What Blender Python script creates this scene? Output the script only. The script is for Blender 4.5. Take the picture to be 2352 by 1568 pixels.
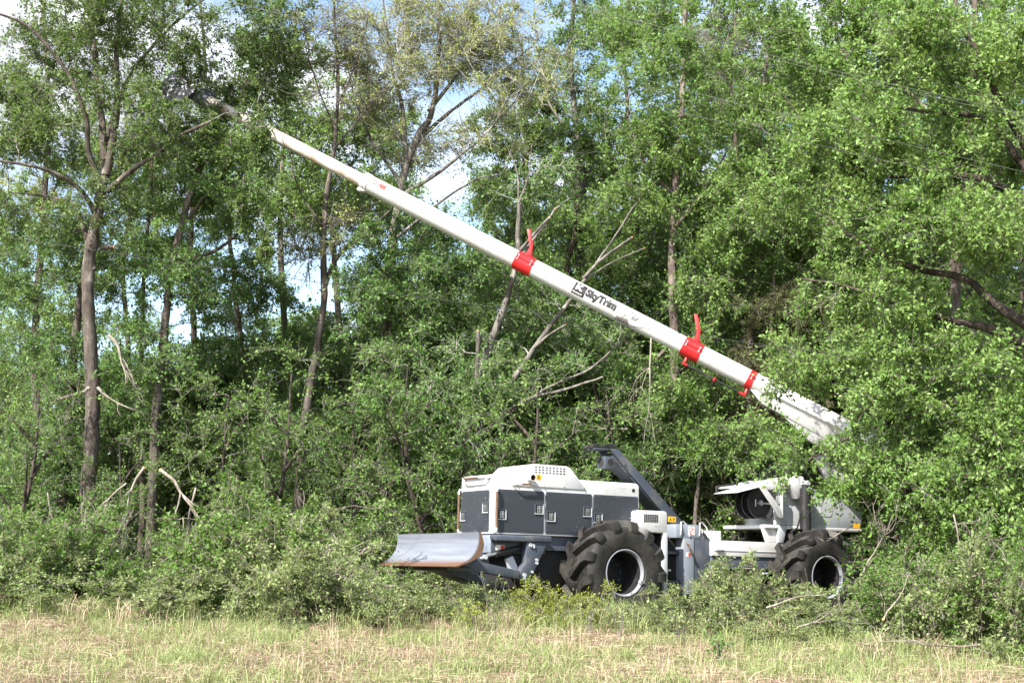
import bpy, bmesh, math, random
import numpy as np
from mathutils import Vector, Matrix

for o in list(bpy.data.objects): bpy.data.objects.remove(o)
sc = bpy.context.scene
col = sc.collection
R = math.radians

# ------------------------------------------------------------------ camera
PITCH = R(8.2); LENS = 47.8; EYE = np.array([0.0, 0.0, 1.65])
cam_d = bpy.data.cameras.new('camera'); cam_d.lens = LENS; cam_d.sensor_width = 36.0
cam_d.clip_start = 0.1; cam_d.clip_end = 3000
cam = bpy.data.objects.new('camera', cam_d); col.objects.link(cam)
cam.location = EYE; cam.rotation_euler = (R(90) + PITCH, 0, 0)
sc.camera = cam

# ------------------------------------------------------------------ world: sky with broken cloud
SUN_DIR = Vector((-0.394, -0.579, 0.71)).normalized()          # towards the sun
elev = math.asin(SUN_DIR.z); azim = math.atan2(SUN_DIR.x, SUN_DIR.y)
world = bpy.data.worlds.new('World'); sc.world = world; world.use_nodes = True
wn = world.node_tree.nodes; wl = world.node_tree.links
wn.clear()
w_out = wn.new('ShaderNodeOutputWorld'); w_bg = wn.new('ShaderNodeBackground')
w_sky = wn.new('ShaderNodeTexSky'); w_sky.sky_type = 'NISHITA'; w_sky.sun_disc = False
w_sky.sun_elevation = elev; w_sky.sun_rotation = azim
w_sky.air_density = 1.0; w_sky.dust_density = 1.5; w_sky.ozone_density = 1.0
w_tc = wn.new('ShaderNodeTexCoord'); w_map = wn.new('ShaderNodeMapping'); w_map.inputs['Scale'].default_value = (1, 1, 2.6)
w_map.inputs['Location'].default_value = (4.1, 3.2, 1.9)
w_noise = wn.new('ShaderNodeTexNoise'); w_noise.inputs['Scale'].default_value = 2.4
w_noise.inputs['Detail'].default_value = 8; w_noise.inputs['Roughness'].default_value = 0.55
w_ramp = wn.new('ShaderNodeValToRGB')
w_ramp.color_ramp.elements[0].position = 0.47; w_ramp.color_ramp.elements[1].position = 0.62
w_mix = wn.new('ShaderNodeMixRGB'); w_mix.inputs['Color2'].default_value = (8.6, 8.8, 10.0, 1)
w_n2 = wn.new('ShaderNodeTexNoise'); w_n2.inputs['Scale'].default_value = 5.0; w_n2.inputs['Detail'].default_value = 6
w_r2 = wn.new('ShaderNodeValToRGB'); w_r2.color_ramp.elements[0].position = 0.38; w_r2.color_ramp.elements[1].position = 0.62
w_c2 = wn.new('ShaderNodeMixRGB'); w_c2.inputs['Color1'].default_value = (2.6, 2.65, 3.2, 1); w_c2.inputs['Color2'].default_value = (4.4, 4.5, 4.8, 1)
wl.new(w_map.outputs['Vector'], w_n2.inputs['Vector']); wl.new(w_n2.outputs['Fac'], w_r2.inputs['Fac']); wl.new(w_r2.outputs['Color'], w_c2.inputs['Fac']); wl.new(w_c2.outputs['Color'], w_mix.inputs['Color2'])
wl.new(w_tc.outputs['Generated'], w_map.inputs['Vector']); wl.new(w_map.outputs['Vector'], w_noise.inputs['Vector'])
wl.new(w_noise.outputs['Fac'], w_ramp.inputs['Fac']); wl.new(w_ramp.outputs['Color'], w_mix.inputs['Fac'])
wl.new(w_sky.outputs['Color'], w_mix.inputs['Color1']); wl.new(w_mix.outputs['Color'], w_bg.inputs['Color'])
w_bg.inputs['Strength'].default_value = 0.115
wl.new(w_bg.outputs['Background'], w_out.inputs['Surface'])

sun_d = bpy.data.lights.new('sun', 'SUN'); sun_d.energy = 4.3; sun_d.angle = R(0.5); sun_d.color = (1.0, 0.955, 0.88)
sun = bpy.data.objects.new('sun', sun_d); col.objects.link(sun)
sun.rotation_euler = SUN_DIR.to_track_quat('Z', 'Y').to_euler(); sun.location = (-6, -12, 30)

sc.view_settings.view_transform = 'Standard'; sc.view_settings.look = 'None'
sc.view_settings.exposure = 1.62; sc.view_settings.gamma = 1.0; sc.view_settings.use_curve_mapping = False
sc.render.engine = 'CYCLES'
sc.cycles.max_bounces = 8; sc.cycles.diffuse_bounces = 3; sc.cycles.glossy_bounces = 2
sc.cycles.transmission_bounces = 4; sc.cycles.transparent_max_bounces = 6
sc.cycles.use_denoising = True; sc.cycles.sample_clamp_indirect = 6.0

# ------------------------------------------------------------------ helpers
FPX = LENS / 36 * 2352
def at(u, v, Y):
    """world point at depth Y along the direction measured at (u, v) of the 2352 px wide survey"""
    dx, dz = (u - 1176) / FPX, -(v - 784) / FPX
    c, s = math.cos(PITCH), math.sin(PITCH)
    ry, rz = c - s * dz, s + c * dz
    k = Y / ry
    return np.array([dx * k, Y, EYE[2] + rz * k])
def sstep(a, b, x):
    t = np.clip((x - a) / (b - a), 0, 1); return t * t * (3 - 2 * t)
def gz(x, y):
    """height of the ground: a verge that rises gently to the edge of the wood"""
    x = np.asarray(x, float); y = np.asarray(y, float)
    xx = np.clip(x, -12, 12)
    h = sstep(11, 21.5, y) * (0.33 - 0.03 * (xx - 1.7))
    h = h + 0.035 * np.sin(x * 1.3 + y * 0.7) * np.sin(y * 1.1 - x * 0.4) * sstep(3, 14, y) * (1 - sstep(20, 21, y))
    return h

def setp(o, label=None, cat=None, group=None, kind=None):
    if label: o['label'] = label
    if cat: o['category'] = cat
    if group: o['group'] = group
    if kind: o['kind'] = kind
    return o
def empty(name, loc=(0, 0, 0), label=None, cat=None, group=None):
    o = bpy.data.objects.new(name, None); col.objects.link(o); o.location = loc
    o.empty_display_size = 0.2
    return setp(o, label, cat, group)
def link(name, mesh, parent=None):
    o = bpy.data.objects.new(name, mesh); col.objects.link(o)
    if parent is not None: o.parent = parent
    return o
def copy_tree(src, parent=None):
    c = src.copy(); col.objects.link(c)
    if parent is not None: c.parent = parent
    for ch in src.children: copy_tree(ch, c)
    return c

# ------------------------------------------------------------------ materials
def nodes(name):
    m = bpy.data.materials.new(name); m.use_nodes = True
    nt = m.node_tree; b = nt.nodes['Principled BSDF']
    return m, nt, b
def ramp(nt, stops):
    r = nt.nodes.new('ShaderNodeValToRGB'); e = r.color_ramp.elements
    while len(e) < len(stops): e.new(0.5)
    for el, (p, c) in zip(e, stops): el.position = p; el.color = (*c, 1)
    return r
def noise(nt, scale, detail=5, rough=0.55, vec=None, stretch=None):
    n = nt.nodes.new('ShaderNodeTexNoise'); n.inputs['Scale'].default_value = scale
    n.inputs['Detail'].default_value = detail; n.inputs['Roughness'].default_value = rough
    tc = nt.nodes.new('ShaderNodeTexCoord'); src = tc.outputs['Object']
    if stretch:
        mp = nt.nodes.new('ShaderNodeMapping'); mp.inputs['Scale'].default_value = stretch
        nt.links.new(src, mp.inputs['Vector']); src = mp.outputs['Vector']
    nt.links.new(src, n.inputs['Vector'])
    return n
def bump(nt, b, src, strength=0.3, dist=0.02):
    bp = nt.nodes.new('ShaderNodeBump'); bp.inputs['Strength'].default_value = strength
    bp.inputs['Distance'].default_value = dist
    nt.links.new(src, bp.inputs['Height']); nt.links.new(bp.outputs['Normal'], b.inputs['Normal'])
def paint(name, c, rough=0.35, dirt=None, amt=0.5, scale=3.0, metal=0.0, pos=(0.5, 0.75), spec=0.5):
    """painted metal with irregular dirt"""
    m, nt, b = nodes(name)
    b.inputs['Roughness'].default_value = rough; b.inputs['Metallic'].default_value = metal
    b.inputs['Specular IOR Level'].default_value = spec
    if dirt is None: dirt = tuple(v * 0.75 for v in c)
    n = noise(nt, scale, 9, 0.68)
    n2 = noise(nt, scale * 14, 4, 0.6)
    mx = nt.nodes.new('ShaderNodeMath'); mx.operation = 'MULTIPLY_ADD'; mx.inputs[1].default_value = 0.35
    nt.links.new(n2.outputs['Fac'], mx.inputs[0])
    sub = nt.nodes.new('ShaderNodeMath'); sub.operation = 'SUBTRACT'; sub.inputs[1].default_value = 0.17
    nt.links.new(n.outputs['Fac'], sub.inputs[0]); nt.links.new(sub.outputs[0], mx.inputs[2])
    mid = tuple(a * (1 - amt) + d * amt for a, d in zip(c, dirt))
    r = ramp(nt, [(0.0, c), (pos[0], c), (pos[1], mid)])
    nt.links.new(mx.outputs[0], r.inputs['Fac']); nt.links.new(r.outputs['Color'], b.inputs['Base Color'])
    rr = ramp(nt, [(0.3, (rough,) * 3), (0.8, (min(1, rough + 0.3),) * 3)])
    nt.links.new(n.outputs['Fac'], rr.inputs['Fac']); nt.links.new(rr.outputs['Color'], b.inputs['Roughness'])
    bump(nt, b, n2.outputs['Fac'], 0.05, 0.004)
    return m
M = {}
M['white'] = paint('white_paint', (0.56, 0.56, 0.57), 0.34, (0.36, 0.31, 0.24), 0.6, 2.6, pos=(0.50, 0.80))
M['boom'] = paint('boom_white_fibreglass', (0.55, 0.55, 0.555), 0.30, (0.27, 0.22, 0.16), 0.7, 2.3, pos=(0.50, 0.76))
M['boomdirty'] = paint('boom_tip_scuffed_white', (0.66, 0.64, 0.60), 0.4, (0.26, 0.15, 0.06), 0.85, 2.6, pos=(0.44, 0.68))
M['grey'] = paint('light_grey_paint', (0.40, 0.42, 0.45), 0.4, (0.30, 0.27, 0.22), 0.5, 2.5)
M['slate'] = paint('slate_paint', (0.052, 0.063, 0.085), 0.42, (0.19, 0.17, 0.14), 0.5, 3.5)
M['panel'] = paint('panel_slate', (0.036, 0.043, 0.056), 0.45, (0.16, 0.15, 0.13), 0.5, 4)
M['black'] = paint('black_paint_and_rim_shade', (0.015, 0.015, 0.017), 0.3, (0.06, 0.05, 0.04), 0.5, 4)  # black painted parts, and the shade inside the wheel rims
M['shadowblack'] = paint('grimy_black_and_hole_shade', (0.012, 0.012, 0.012), 0.7, (0.05, 0.04, 0.03), 0.6, 5)  # black steel and hoses; also the painted shade in slots, holes and recesses
M['red'] = paint('red_paint', (0.55, 0.015, 0.02), 0.3, (0.30, 0.05, 0.03), 0.6, 3)
M['chrome'] = paint('bright_steel', (0.62, 0.62, 0.63), 0.25, (0.25, 0.22, 0.18), 0.5, 12, metal=0.9)
M['rust'] = paint('worn_brown_steel', (0.15, 0.085, 0.05), 0.6, (0.05, 0.035, 0.03), 0.8, 9, metal=0.2)
M['yellow'] = paint('yellow_sticker', (0.75, 0.40, 0.01), 0.45, (0.4, 0.3, 0.1), 0.4, 8)
M['sticker'] = paint('white_sticker', (0.75, 0.75, 0.74), 0.4, (0.4, 0.35, 0.3), 0.4, 8)
M['decalblack'] = paint('black_decal', (0.012, 0.012, 0.013), 0.4, (0.05, 0.05, 0.05), 0.5, 14, pos=(0.70, 0.85))
M['decalworn'] = paint('worn_grey_decal', (0.10, 0.10, 0.10), 0.5, (0.58, 0.58, 0.58), 1.0, 9, pos=(0.50, 0.60))
M['decalred'] = paint('worn_red_decal', (0.55, 0.03, 0.02), 0.45, (0.55, 0.54, 0.53), 1.0, 9, pos=(0.60, 0.66))
M['scuff'] = paint('scuffed_boom_patch', (0.16, 0.15, 0.14), 0.6, (0.70, 0.70, 0.68), 1.0, 6, pos=(0.47, 0.60))
M['wire'] = paint('weathered_conductor', (0.16, 0.17, 0.15), 0.5, metal=0.3)
M['wiredark'] = paint('dark_cable', (0.03, 0.03, 0.03), 0.6)
M['sawsteel'] = paint('saw_blade_steel', (0.34, 0.33, 0.38), 0.45, (0.24, 0.21, 0.22), 0.6, 6, metal=0.35)
M['tyre'] = paint('tyre_rubber', (0.013, 0.013, 0.013), 0.42, (0.095, 0.082, 0.066), 0.65, 3.2, pos=(0.42, 0.80), spec=0.4)
M['bluegrey'] = paint('blue_grey_paint', (0.20, 0.23, 0.28), 0.45, (0.25, 0.22, 0.18), 0.5, 3)
M['midgrey'] = paint('mid_grey_paint', (0.30, 0.30, 0.30), 0.45)
M['rim'] = paint('rim_grey_paint', (0.22, 0.23, 0.26), 0.45, (0.2, 0.18, 0.15), 0.5, 4)
M['glass'] = paint('cab_dark_glass', (0.02, 0.025, 0.03), 0.08, spec=0.9)

def mat_mesh_grille(name, c_metal, c_hole, k=62.0):
    """perforated sheet: staggered holes over dark inside"""
    m, nt, b = nodes(name)
    tc = nt.nodes.new('ShaderNodeTexCoord'); uv = tc.outputs['UV']
    mp = nt.nodes.new('ShaderNodeMapping'); mp.inputs['Scale'].default_value = (k, k, k)
    nt.links.new(uv, mp.inputs['Vector'])
    v = nt.nodes.new('ShaderNodeTexVoronoi'); v.inputs['Randomness'].default_value = 0.0; v.inputs['Scale'].default_value = 1.0
    mp.inputs['Rotation'].default_value = (0, 0, R(45))
    nt.links.new(mp.outputs['Vector'], v.inputs['Vector'])
    r = ramp(nt, [(0.30, c_hole), (0.42, c_metal)])
    nt.links.new(v.outputs['Distance'], r.inputs['Fac'])
    n = noise(nt, 5, 8, 0.7)
    r2 = ramp(nt, [(0.60, (0, 0, 0)), (0.80, (0.25,) * 3)])
    nt.links.new(n.outputs['Fac'], r2.inputs['Fac'])
    mx = nt.nodes.new('ShaderNodeMixRGB'); mx.inputs['Color2'].default_value = (0.22, 0.20, 0.17, 1)
    nt.links.new(r2.outputs['Color'], mx.inputs['Fac']); nt.links.new(r.outputs['Color'], mx.inputs['Color1'])
    n5 = noise(nt, 38, 2, 0.5); r5 = ramp(nt, [(0.73, (0, 0, 0)), (0.76, (1, 1, 1))]); nt.links.new(n5.outputs['Fac'], r5.inputs['Fac'])
    m5 = nt.nodes.new('ShaderNodeMixRGB'); m5.inputs['Color2'].default_value = (0.45, 0.42, 0.36, 1)
    nt.links.new(r5.outputs['Color'], m5.inputs['Fac']); nt.links.new(mx.outputs['Color'], m5.inputs['Color1'])
    nt.links.new(m5.outputs['Color'], b.inputs['Base Color'])
    b.inputs['Roughness'].default_value = 0.5
    bump(nt, b, v.outputs['Distance'], 0.5, 0.004)
    return m
M['grille'] = mat_mesh_grille('perforated_grille', (0.050, 0.057, 0.072), (0.005, 0.006, 0.007), 44.0)

def mat_blade():
    m, nt, b = nodes('polished_plough_steel')
    n = noise(nt, 2.5, 8, 0.6, stretch=(1, 0.25, 6))
    n2 = noise(nt, 26, 5, 0.6, stretch=(1, 0.05, 1))
    tc = nt.nodes.new('ShaderNodeTexCoord'); sp = nt.nodes.new('ShaderNodeSeparateXYZ'); nt.links.new(tc.outputs['Object'], sp.inputs[0])
    r = ramp(nt, [(0.30, (0.17, 0.19, 0.235)), (0.62, (0.27, 0.29, 0.34)), (0.75, (0.36, 0.355, 0.36))])
    nt.links.new(n.outputs['Fac'], r.inputs['Fac'])
    # rust that creeps up from the cutting edge
    ad = nt.nodes.new('ShaderNodeMath'); ad.operation = 'MULTIPLY_ADD'; ad.inputs[1].default_value = 0.45
    nt.links.new(n.outputs['Fac'], ad.inputs[0])
    mr = nt.nodes.new('ShaderNodeMapRange'); mr.inputs['From Min'].default_value = 1.12; mr.inputs['From Max'].default_value = 0.78
    nt.links.new(sp.outputs['Z'], mr.inputs['Value']); nt.links.new(mr.outputs[0], ad.inputs[2])
    rr = ramp(nt, [(0.82, (0, 0, 0)), (1.0, (1, 1, 1))]); nt.links.new(ad.outputs[0], rr.inputs['Fac'])
    mx = nt.nodes.new('ShaderNodeMixRGB'); mx.inputs['Color2'].default_value = (0.20, 0.095, 0.05, 1)
    nt.links.new(rr.outputs['Color'], mx.inputs['Fac']); nt.links.new(r.outputs['Color'], mx.inputs['Color1'])
    nt.links.new(mx.outputs['Color'], b.inputs['Base Color'])
    b.inputs['Metallic'].default_value = 0.35; b.inputs['Roughness'].default_value = 0.42
    bump(nt, b, n2.outputs['Fac'], 0.12, 0.01)
    return m
M['blade'] = mat_blade()

def mat_bark(name, c0, c1, c2=None, scale=9, stretch=(1, 1, 0.22)):
    m, nt, b = nodes(name)
    n = noise(nt, scale, 7, 0.65, stretch=stretch)
    stops = [(0.34, c0), (0.58, c1)]
    if c2: stops.append((0.72, c2))
    r = ramp(nt, stops)
    n3 = noise(nt, 2.3, 6, 0.7); ad = nt.nodes.new('ShaderNodeMath'); ad.operation = 'MULTIPLY_ADD'; ad.inputs[1].default_value = 0.9
    sb = nt.nodes.new('ShaderNodeMath'); sb.operation = 'SUBTRACT'; sb.inputs[1].default_value = 0.47
    nt.links.new(n.outputs['Fac'], sb.inputs[0]); nt.links.new(n3.outputs['Fac'], ad.inputs[0]); nt.links.new(sb.outputs[0], ad.inputs[2])
    nt.links.new(ad.outputs[0], r.inputs['Fac'])
    nt.links.new(r.outputs['Color'], b.inputs['Base Color']); b.inputs['Roughness'].default_value = 0.9
    b.inputs['Specular IOR Level'].default_value = 0.2
    bump(nt, b, n.outputs['Fac'], 0.9, 0.03)
    return m
M['bark'] = mat_bark('grey_brown_bark', (0.045, 0.037, 0.032), (0.12, 0.10, 0.085), (0.24, 0.22, 0.195))
M['barkdark'] = mat_bark('dark_bark', (0.028, 0.022, 0.019), (0.085, 0.066, 0.055), (0.17, 0.14, 0.12))
M['barkpale'] = mat_bark('pale_grey_bark', (0.075, 0.066, 0.057), (0.17, 0.155, 0.138), (0.32, 0.30, 0.27))
M['barkpink'] = mat_bark('pinkish_bark', (0.07, 0.052, 0.045), (0.18, 0.145, 0.125), (0.33, 0.29, 0.26))
M['palewood'] = mat_bark('pale_twig_bark', (0.24, 0.23, 0.205), (0.42, 0.40, 0.365), scale=14)
M['twig'] = mat_bark('fine_twig_bark', (0.10, 0.092, 0.08), (0.22, 0.205, 0.18), scale=14)
M['deadwood'] = mat_bark('bleached_dead_wood', (0.13, 0.11, 0.09), (0.27, 0.24, 0.20), (0.38, 0.35, 0.30), scale=12)
M['cutwood'] = mat_bark('fresh_cut_wood', (0.50, 0.25, 0.10), (0.66, 0.40, 0.20), scale=20, stretch=(1, 1, 1))

def mat_leaf(name, dark, mid, light, trans=0.40, rough=0.50, spec=0.32):
    m, nt, b = nodes(name)
    a = nt.nodes.new('ShaderNodeAttribute'); a.attribute_name = 'tint'
    oi = nt.nodes.new('ShaderNodeObjectInfo')
    s = nt.nodes.new('ShaderNodeMath'); s.operation = 'MULTIPLY_ADD'; s.inputs[1].default_value = 0.16
    nt.links.new(oi.outputs['Random'], s.inputs[0]); nt.links.new(a.outputs['Fac'], s.inputs[2])
    r = ramp(nt, [(0.05, dark), (0.5, mid), (1.05 if False else 1.0, light)])
    nt.links.new(s.outputs[0], r.inputs['Fac']); nt.links.new(r.outputs['Color'], b.inputs['Base Color'])
    b.inputs['Roughness'].default_value = rough; b.inputs['Specular IOR Level'].default_value = spec
    t = nt.nodes.new('ShaderNodeBsdfTranslucent')
    hs = nt.nodes.new('ShaderNodeHueSaturation'); hs.inputs['Hue'].default_value = 0.485
    hs.inputs['Saturation'].default_value = 1.1; hs.inputs['Value'].default_value = 1.25
    nt.links.new(r.outputs['Color'], hs.inputs['Color']); nt.links.new(hs.outputs['Color'], t.inputs['Color'])
    mx = nt.nodes.new('ShaderNodeMixShader'); mx.inputs[0].default_value = trans
    nt.links.new(b.outputs[0], mx.inputs[1]); nt.links.new(t.outputs[0], mx.inputs[2])
    nt.links.new(mx.outputs[0], nt.nodes['Material Output'].inputs['Surface'])
    return m
M['leaf'] = mat_leaf('elm_leaf', (0.074, 0.145, 0.028), (0.142, 0.255, 0.054), (0.24, 0.36, 0.105))
M['leafdark'] = mat_leaf('oak_leaf', (0.052, 0.098, 0.022), (0.100, 0.172, 0.038), (0.18, 0.265, 0.072))
M['leafpale'] = mat_leaf('new_pale_leaf', (0.20, 0.25, 0.065), (0.30, 0.36, 0.11), (0.42, 0.47, 0.18))
M['leafwood'] = mat_leaf('understory_leaf', (0.057, 0.122, 0.028), (0.112, 0.215, 0.050), (0.195, 0.315, 0.095))
M['leafcedar'] = mat_leaf('cedar_spray', (0.045, 0.060, 0.018), (0.085, 0.095, 0.030), (0.15, 0.14, 0.055), trans=0.12, rough=0.7, spec=0.2)
M['leafshrub'] = mat_leaf('shrub_leaf', (0.13, 0.185, 0.060), (0.22, 0.295, 0.105), (0.34, 0.40, 0.18), rough=0.45)
M['leafyellow'] = mat_leaf('yellow_green_leaf', (0.13, 0.19, 0.02), (0.25, 0.31, 0.04), (0.36, 0.40, 0.09))
M['grass'] = mat_leaf('green_grass_blade', (0.14, 0.20, 0.060), (0.25, 0.31, 0.115), (0.38, 0.41, 0.20), trans=0.28, rough=0.55, spec=0.3)
M['dry'] = mat_leaf('dry_grass_blade', (0.25, 0.175, 0.12), (0.44, 0.34, 0.245), (0.60, 0.50, 0.385), trans=0.2, rough=0.7, spec=0.2)

def mat_ground():
    m, nt, b = nodes('verge_soil_and_thatch')
    n = noise(nt, 0.9, 9, 0.7); r = ramp(nt, [(0.30, (0.10, 0.08, 0.05)), (0.48, (0.20, 0.17, 0.095)), (0.60, (0.22, 0.22, 0.10)), (0.75, (0.33, 0.26, 0.17))])
    nt.links.new(n.outputs['Fac'], r.inputs['Fac']); nt.links.new(r.outputs['Color'], b.inputs['Base Color'])
    b.inputs['Roughness'].default_value = 1.0; b.inputs['Specular IOR Level'].default_value = 0.1
    n2 = noise(nt, 30, 6, 0.7); bump(nt, b, n2.outputs['Fac'], 1.0, 0.05)
    return m
M['ground'] = mat_ground()

# ------------------------------------------------------------------ mesh builder
class MB:
    def __init__(s): s.v = []; s.f = []; s.m = []; s.mats = []
    def mi(s, mat):
        if mat not in s.mats: s.mats.append(mat)
        return s.mats.index(mat)
    def add(s, verts, faces, mat):
        k = len(s.v); s.v += [tuple(map(float, p)) for p in verts]; i = s.mi(mat)
        for f in faces: s.f.append([k + a for a in f]); s.m.append(i)
    def box(s, a, b, mat):
        x0, y0, z0 = a; x1, y1, z1 = b
        v = [(x0, y0, z0), (x1, y0, z0), (x1, y1, z0), (x0, y1, z0), (x0, y0, z1), (x1, y0, z1), (x1, y1, z1), (x0, y1, z1)]
        s.add(v, [(0, 3, 2, 1), (4, 5, 6, 7), (0, 1, 5, 4), (1, 2, 6, 5), (2, 3, 7, 6), (3, 0, 4, 7)], mat)
    def prism(s, poly, a, b, mat, axis=1):
        """poly in the two other axes, extruded along axis from a to b"""
        def P(p, t):
            if axis == 1: return (p[0], t, p[1])
            if axis == 0: return (t, p[0], p[1])
            return (p[0], p[1], t)
        n = len(poly); v = [P(p, a) for p in poly] + [P(p, b) for p in poly]
        fs = [list(range(n)), list(range(2 * n - 1, n - 1, -1))] + [[i, i + n, (i + 1) % n + n, (i + 1) % n] for i in range(n)]
        s.add(v, fs, mat)
    def tube(s, pts, r, mat, sides=10, caps=True):
        pts = [np.array(p, float) for p in pts]; n = len(pts)
        rs = [r] * n if np.isscalar(r) else list(r)
        V = []; up = None
        for i in range(n):
            t = pts[min(i + 1, n - 1)] - pts[max(i - 1, 0)]; t = t / (np.linalg.norm(t) + 1e-9)
            if up is None:
                h = np.array([0, 0, 1.0]) if abs(t[2]) < 0.9 else np.array([1.0, 0, 0])
            else: h = up
            a = np.cross(t, h); a /= np.linalg.norm(a) + 1e-9; bb = np.cross(a, t); up = bb
            for k in range(sides):
                w = 2 * math.pi * k / sides
                V.append(pts[i] + rs[i] * (math.cos(w) * a + math.sin(w) * bb))
        F = [[i * sides + k, i * sides + (k + 1) % sides, (i + 1) * sides + (k + 1) % sides, (i + 1) * sides + k] for i in range(n - 1) for k in range(sides)]
        if caps: F += [list(range(sides - 1, -1, -1)), [(n - 1) * sides + k for k in range(sides)]]
        s.add(V, F, mat)
    def lathe(s, prof, mat, axis_o=(0, 0, 0), seg=40, closed=False):
        """prof (y, r) turned about the y axis"""
        V = []; n = len(prof)
        for k in range(seg):
            w = 2 * math.pi * k / seg
            for (y, r) in prof: V.append((axis_o[0] + r * math.cos(w), axis_o[1] + y, axis_o[2] + r * math.sin(w)))
        F = []
        for k in range(seg):
            k2 = (k + 1) % seg
            for i in range(n - 1 if not closed else n):
                j = (i + 1) % n
                F.append([k * n + i, k * n + j, k2 * n + j, k2 * n + i])
        s.add(V, F, mat)
    def build(s, name, parent=None, bevel=0.0, smooth=True, angle=35, segs=2):
        me = bpy.data.meshes.new(name); me.from_pydata(s.v, [], s.f)
        for m in s.mats: me.materials.append(m)
        me.polygons.foreach_set('material_index', s.m)
        bm = bmesh.new(); bm.from_mesh(me)
        bmesh.ops.recalc_face_normals(bm, faces=bm.faces)
        if bevel > 0:
            ed = [e for e in bm.edges if len(e.link_faces) == 2 and e.calc_face_angle(0) > R(30)]
            bmesh.ops.bevel(bm, geom=ed, offset=bevel, segments=segs, affect='EDGES', profile=0.5, clamp_overlap=True)
        bm.to_mesh(me); bm.free()
        if smooth:
            me.shade_smooth(); me.set_sharp_from_angle(angle=R(angle))
        me.update()
        return link(name, me, parent)
def rrect(x0, x1, z0, z1, r, n=4):
    p = []
    for cx, cz, a0 in ((x1 - r, z1 - r, 0), (x0 + r, z1 - r, 90), (x0 + r, z0 + r, 180), (x1 - r, z0 + r, 270)):
        for i in range(n + 1):
            w = R(a0 + 90 * i / n); p.append((cx + r * math.cos(w), cz + r * math.sin(w)))
    return p

# ------------------------------------------------------------------ ground
def build_ground():
    xs = np.concatenate([np.linspace(-600, -30, 12), np.linspace(-24, 24, 97), np.linspace(30, 600, 12)])
    ys = np.concatenate([np.linspace(-200, 4, 8), np.linspace(6, 40, 69), np.linspace(50, 1200, 14)])
    X, Y = np.meshgrid(xs, ys); Z = gz(X, Y)
    nx, ny = len(xs), len(ys)
    v = np.stack([X, Y, Z], -1).reshape(-1, 3)
    f = [(j * nx + i, j * nx + i + 1, (j + 1) * nx + i + 1, (j + 1) * nx + i) for j in range(ny - 1) for i in range(nx - 1)]
    me = bpy.data.meshes.new('ground'); me.from_pydata(v.tolist(), [], f); me.materials.append(M['ground']); me.shade_smooth()
    return setp(link('ground', me), 'rough grassy verge in front of the wood', 'ground', kind='structure')
build_ground()

# ------------------------------------------------------------------ the machine
yaw, pit, rol = R(31.739), R(1.749), R(0.647)
fx = Vector((-math.cos(yaw), -math.sin(yaw), 0)); lf = Vector((math.sin(yaw), -math.cos(yaw), 0)); up = Vector((0, 0, 1))
f2 = fx * math.cos(pit) + up * math.sin(pit); u2 = up * math.cos(pit) - fx * math.sin(pit)
l3 = lf * math.cos(rol) + u2 * math.sin(rol); u3 = u2 * math.cos(rol) - lf * math.sin(rol)
MW = Matrix(((f2.x, l3.x, u3.x, 1.125), (f2.y, l3.y, u3.y, 22.368), (f2.z, l3.z, u3.z, 0.316), (0, 0, 0, 1)))
mach = empty('tree_trimmer', label='white and slate articulated tree trimming machine with front blade and long raised boom', cat='tree trimmer')
mach.matrix_world = MW
HW = 0.489

# --- hood
b = MB()
sec = [(-HW, 1.325), (HW, 1.325), (HW, 2.17), (HW - 0.03, 2.215), (HW - 0.09, 2.235), (-HW + 0.09, 2.235), (-HW + 0.03, 2.215), (-HW, 2.17)]
b.prism(sec, -0.78, 2.02, M['white'], axis=0)
hood = b.build('hood', mach, bevel=0.022)
b = MB(); b.tube([(-0.66, HW - 0.01, 2.11), (-0.66, HW + 0.003, 2.11)], 0.032, M['shadowblack'], 16); b.build('fuel_filler_hole', hood)  # black disc painted as the shade in the opening
# air cover hump
b = MB()
b.prism([(1.665, 2.115), (1.63, 2.07), (0.29, 2.07), (0.30, 2.10), (0.56, 2.37), (0.60, 2.405), (0.67, 2.43), (1.28, 2.43), (1.335, 2.415)], -HW - 0.012, HW + 0.016, M['white'])
cover = b.build('air_cover', mach, bevel=0.012)
for r_ in range(3):
    for k in range(9):
        b = MB(); x = 1.25 - 0.53 * k / 8; z = 2.385 - 0.04 * r_
        b.box((x - 0.019, HW + 0.010, z - 0.0085), (x + 0.019, HW + 0.019, z + 0.0085), M['shadowblack']); b.build('vent_slot', cover, smooth=False)  # dark boxes on the surface: the shade in open slots put into colour
for x, z in ((1.60, 2.095), (1.10, 2.085), (0.72, 2.10), (0.34, 2.10)):
    b = MB(); b.tube([(x, HW + 0.012, z), (x, HW + 0.028, z)], 0.012, M['chrome'], 8); b.build('bolt', cover)
b = MB(); b.lathe([(0.0, 0.056), (0.13, 0.056), (0.13, 0.046), (0.012, 0.046), (0.012, 0.0)], M['white'], (1.375, HW + 0.01, 2.205), 24)
ex = b.build('exhaust_pipe', mach)
b = MB(); b.lathe([(0.03, 0.0445), (0.127, 0.0445)], M['rust'], (1.375, HW + 0.01, 2.205), 24); b.lathe([(0.028, 0.0), (0.028, 0.045)], M['shadowblack'], (1.375, HW + 0.01, 2.205), 24); b.build('pipe_bore', ex)  # bore lined in brown, with a black disc set inside
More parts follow.
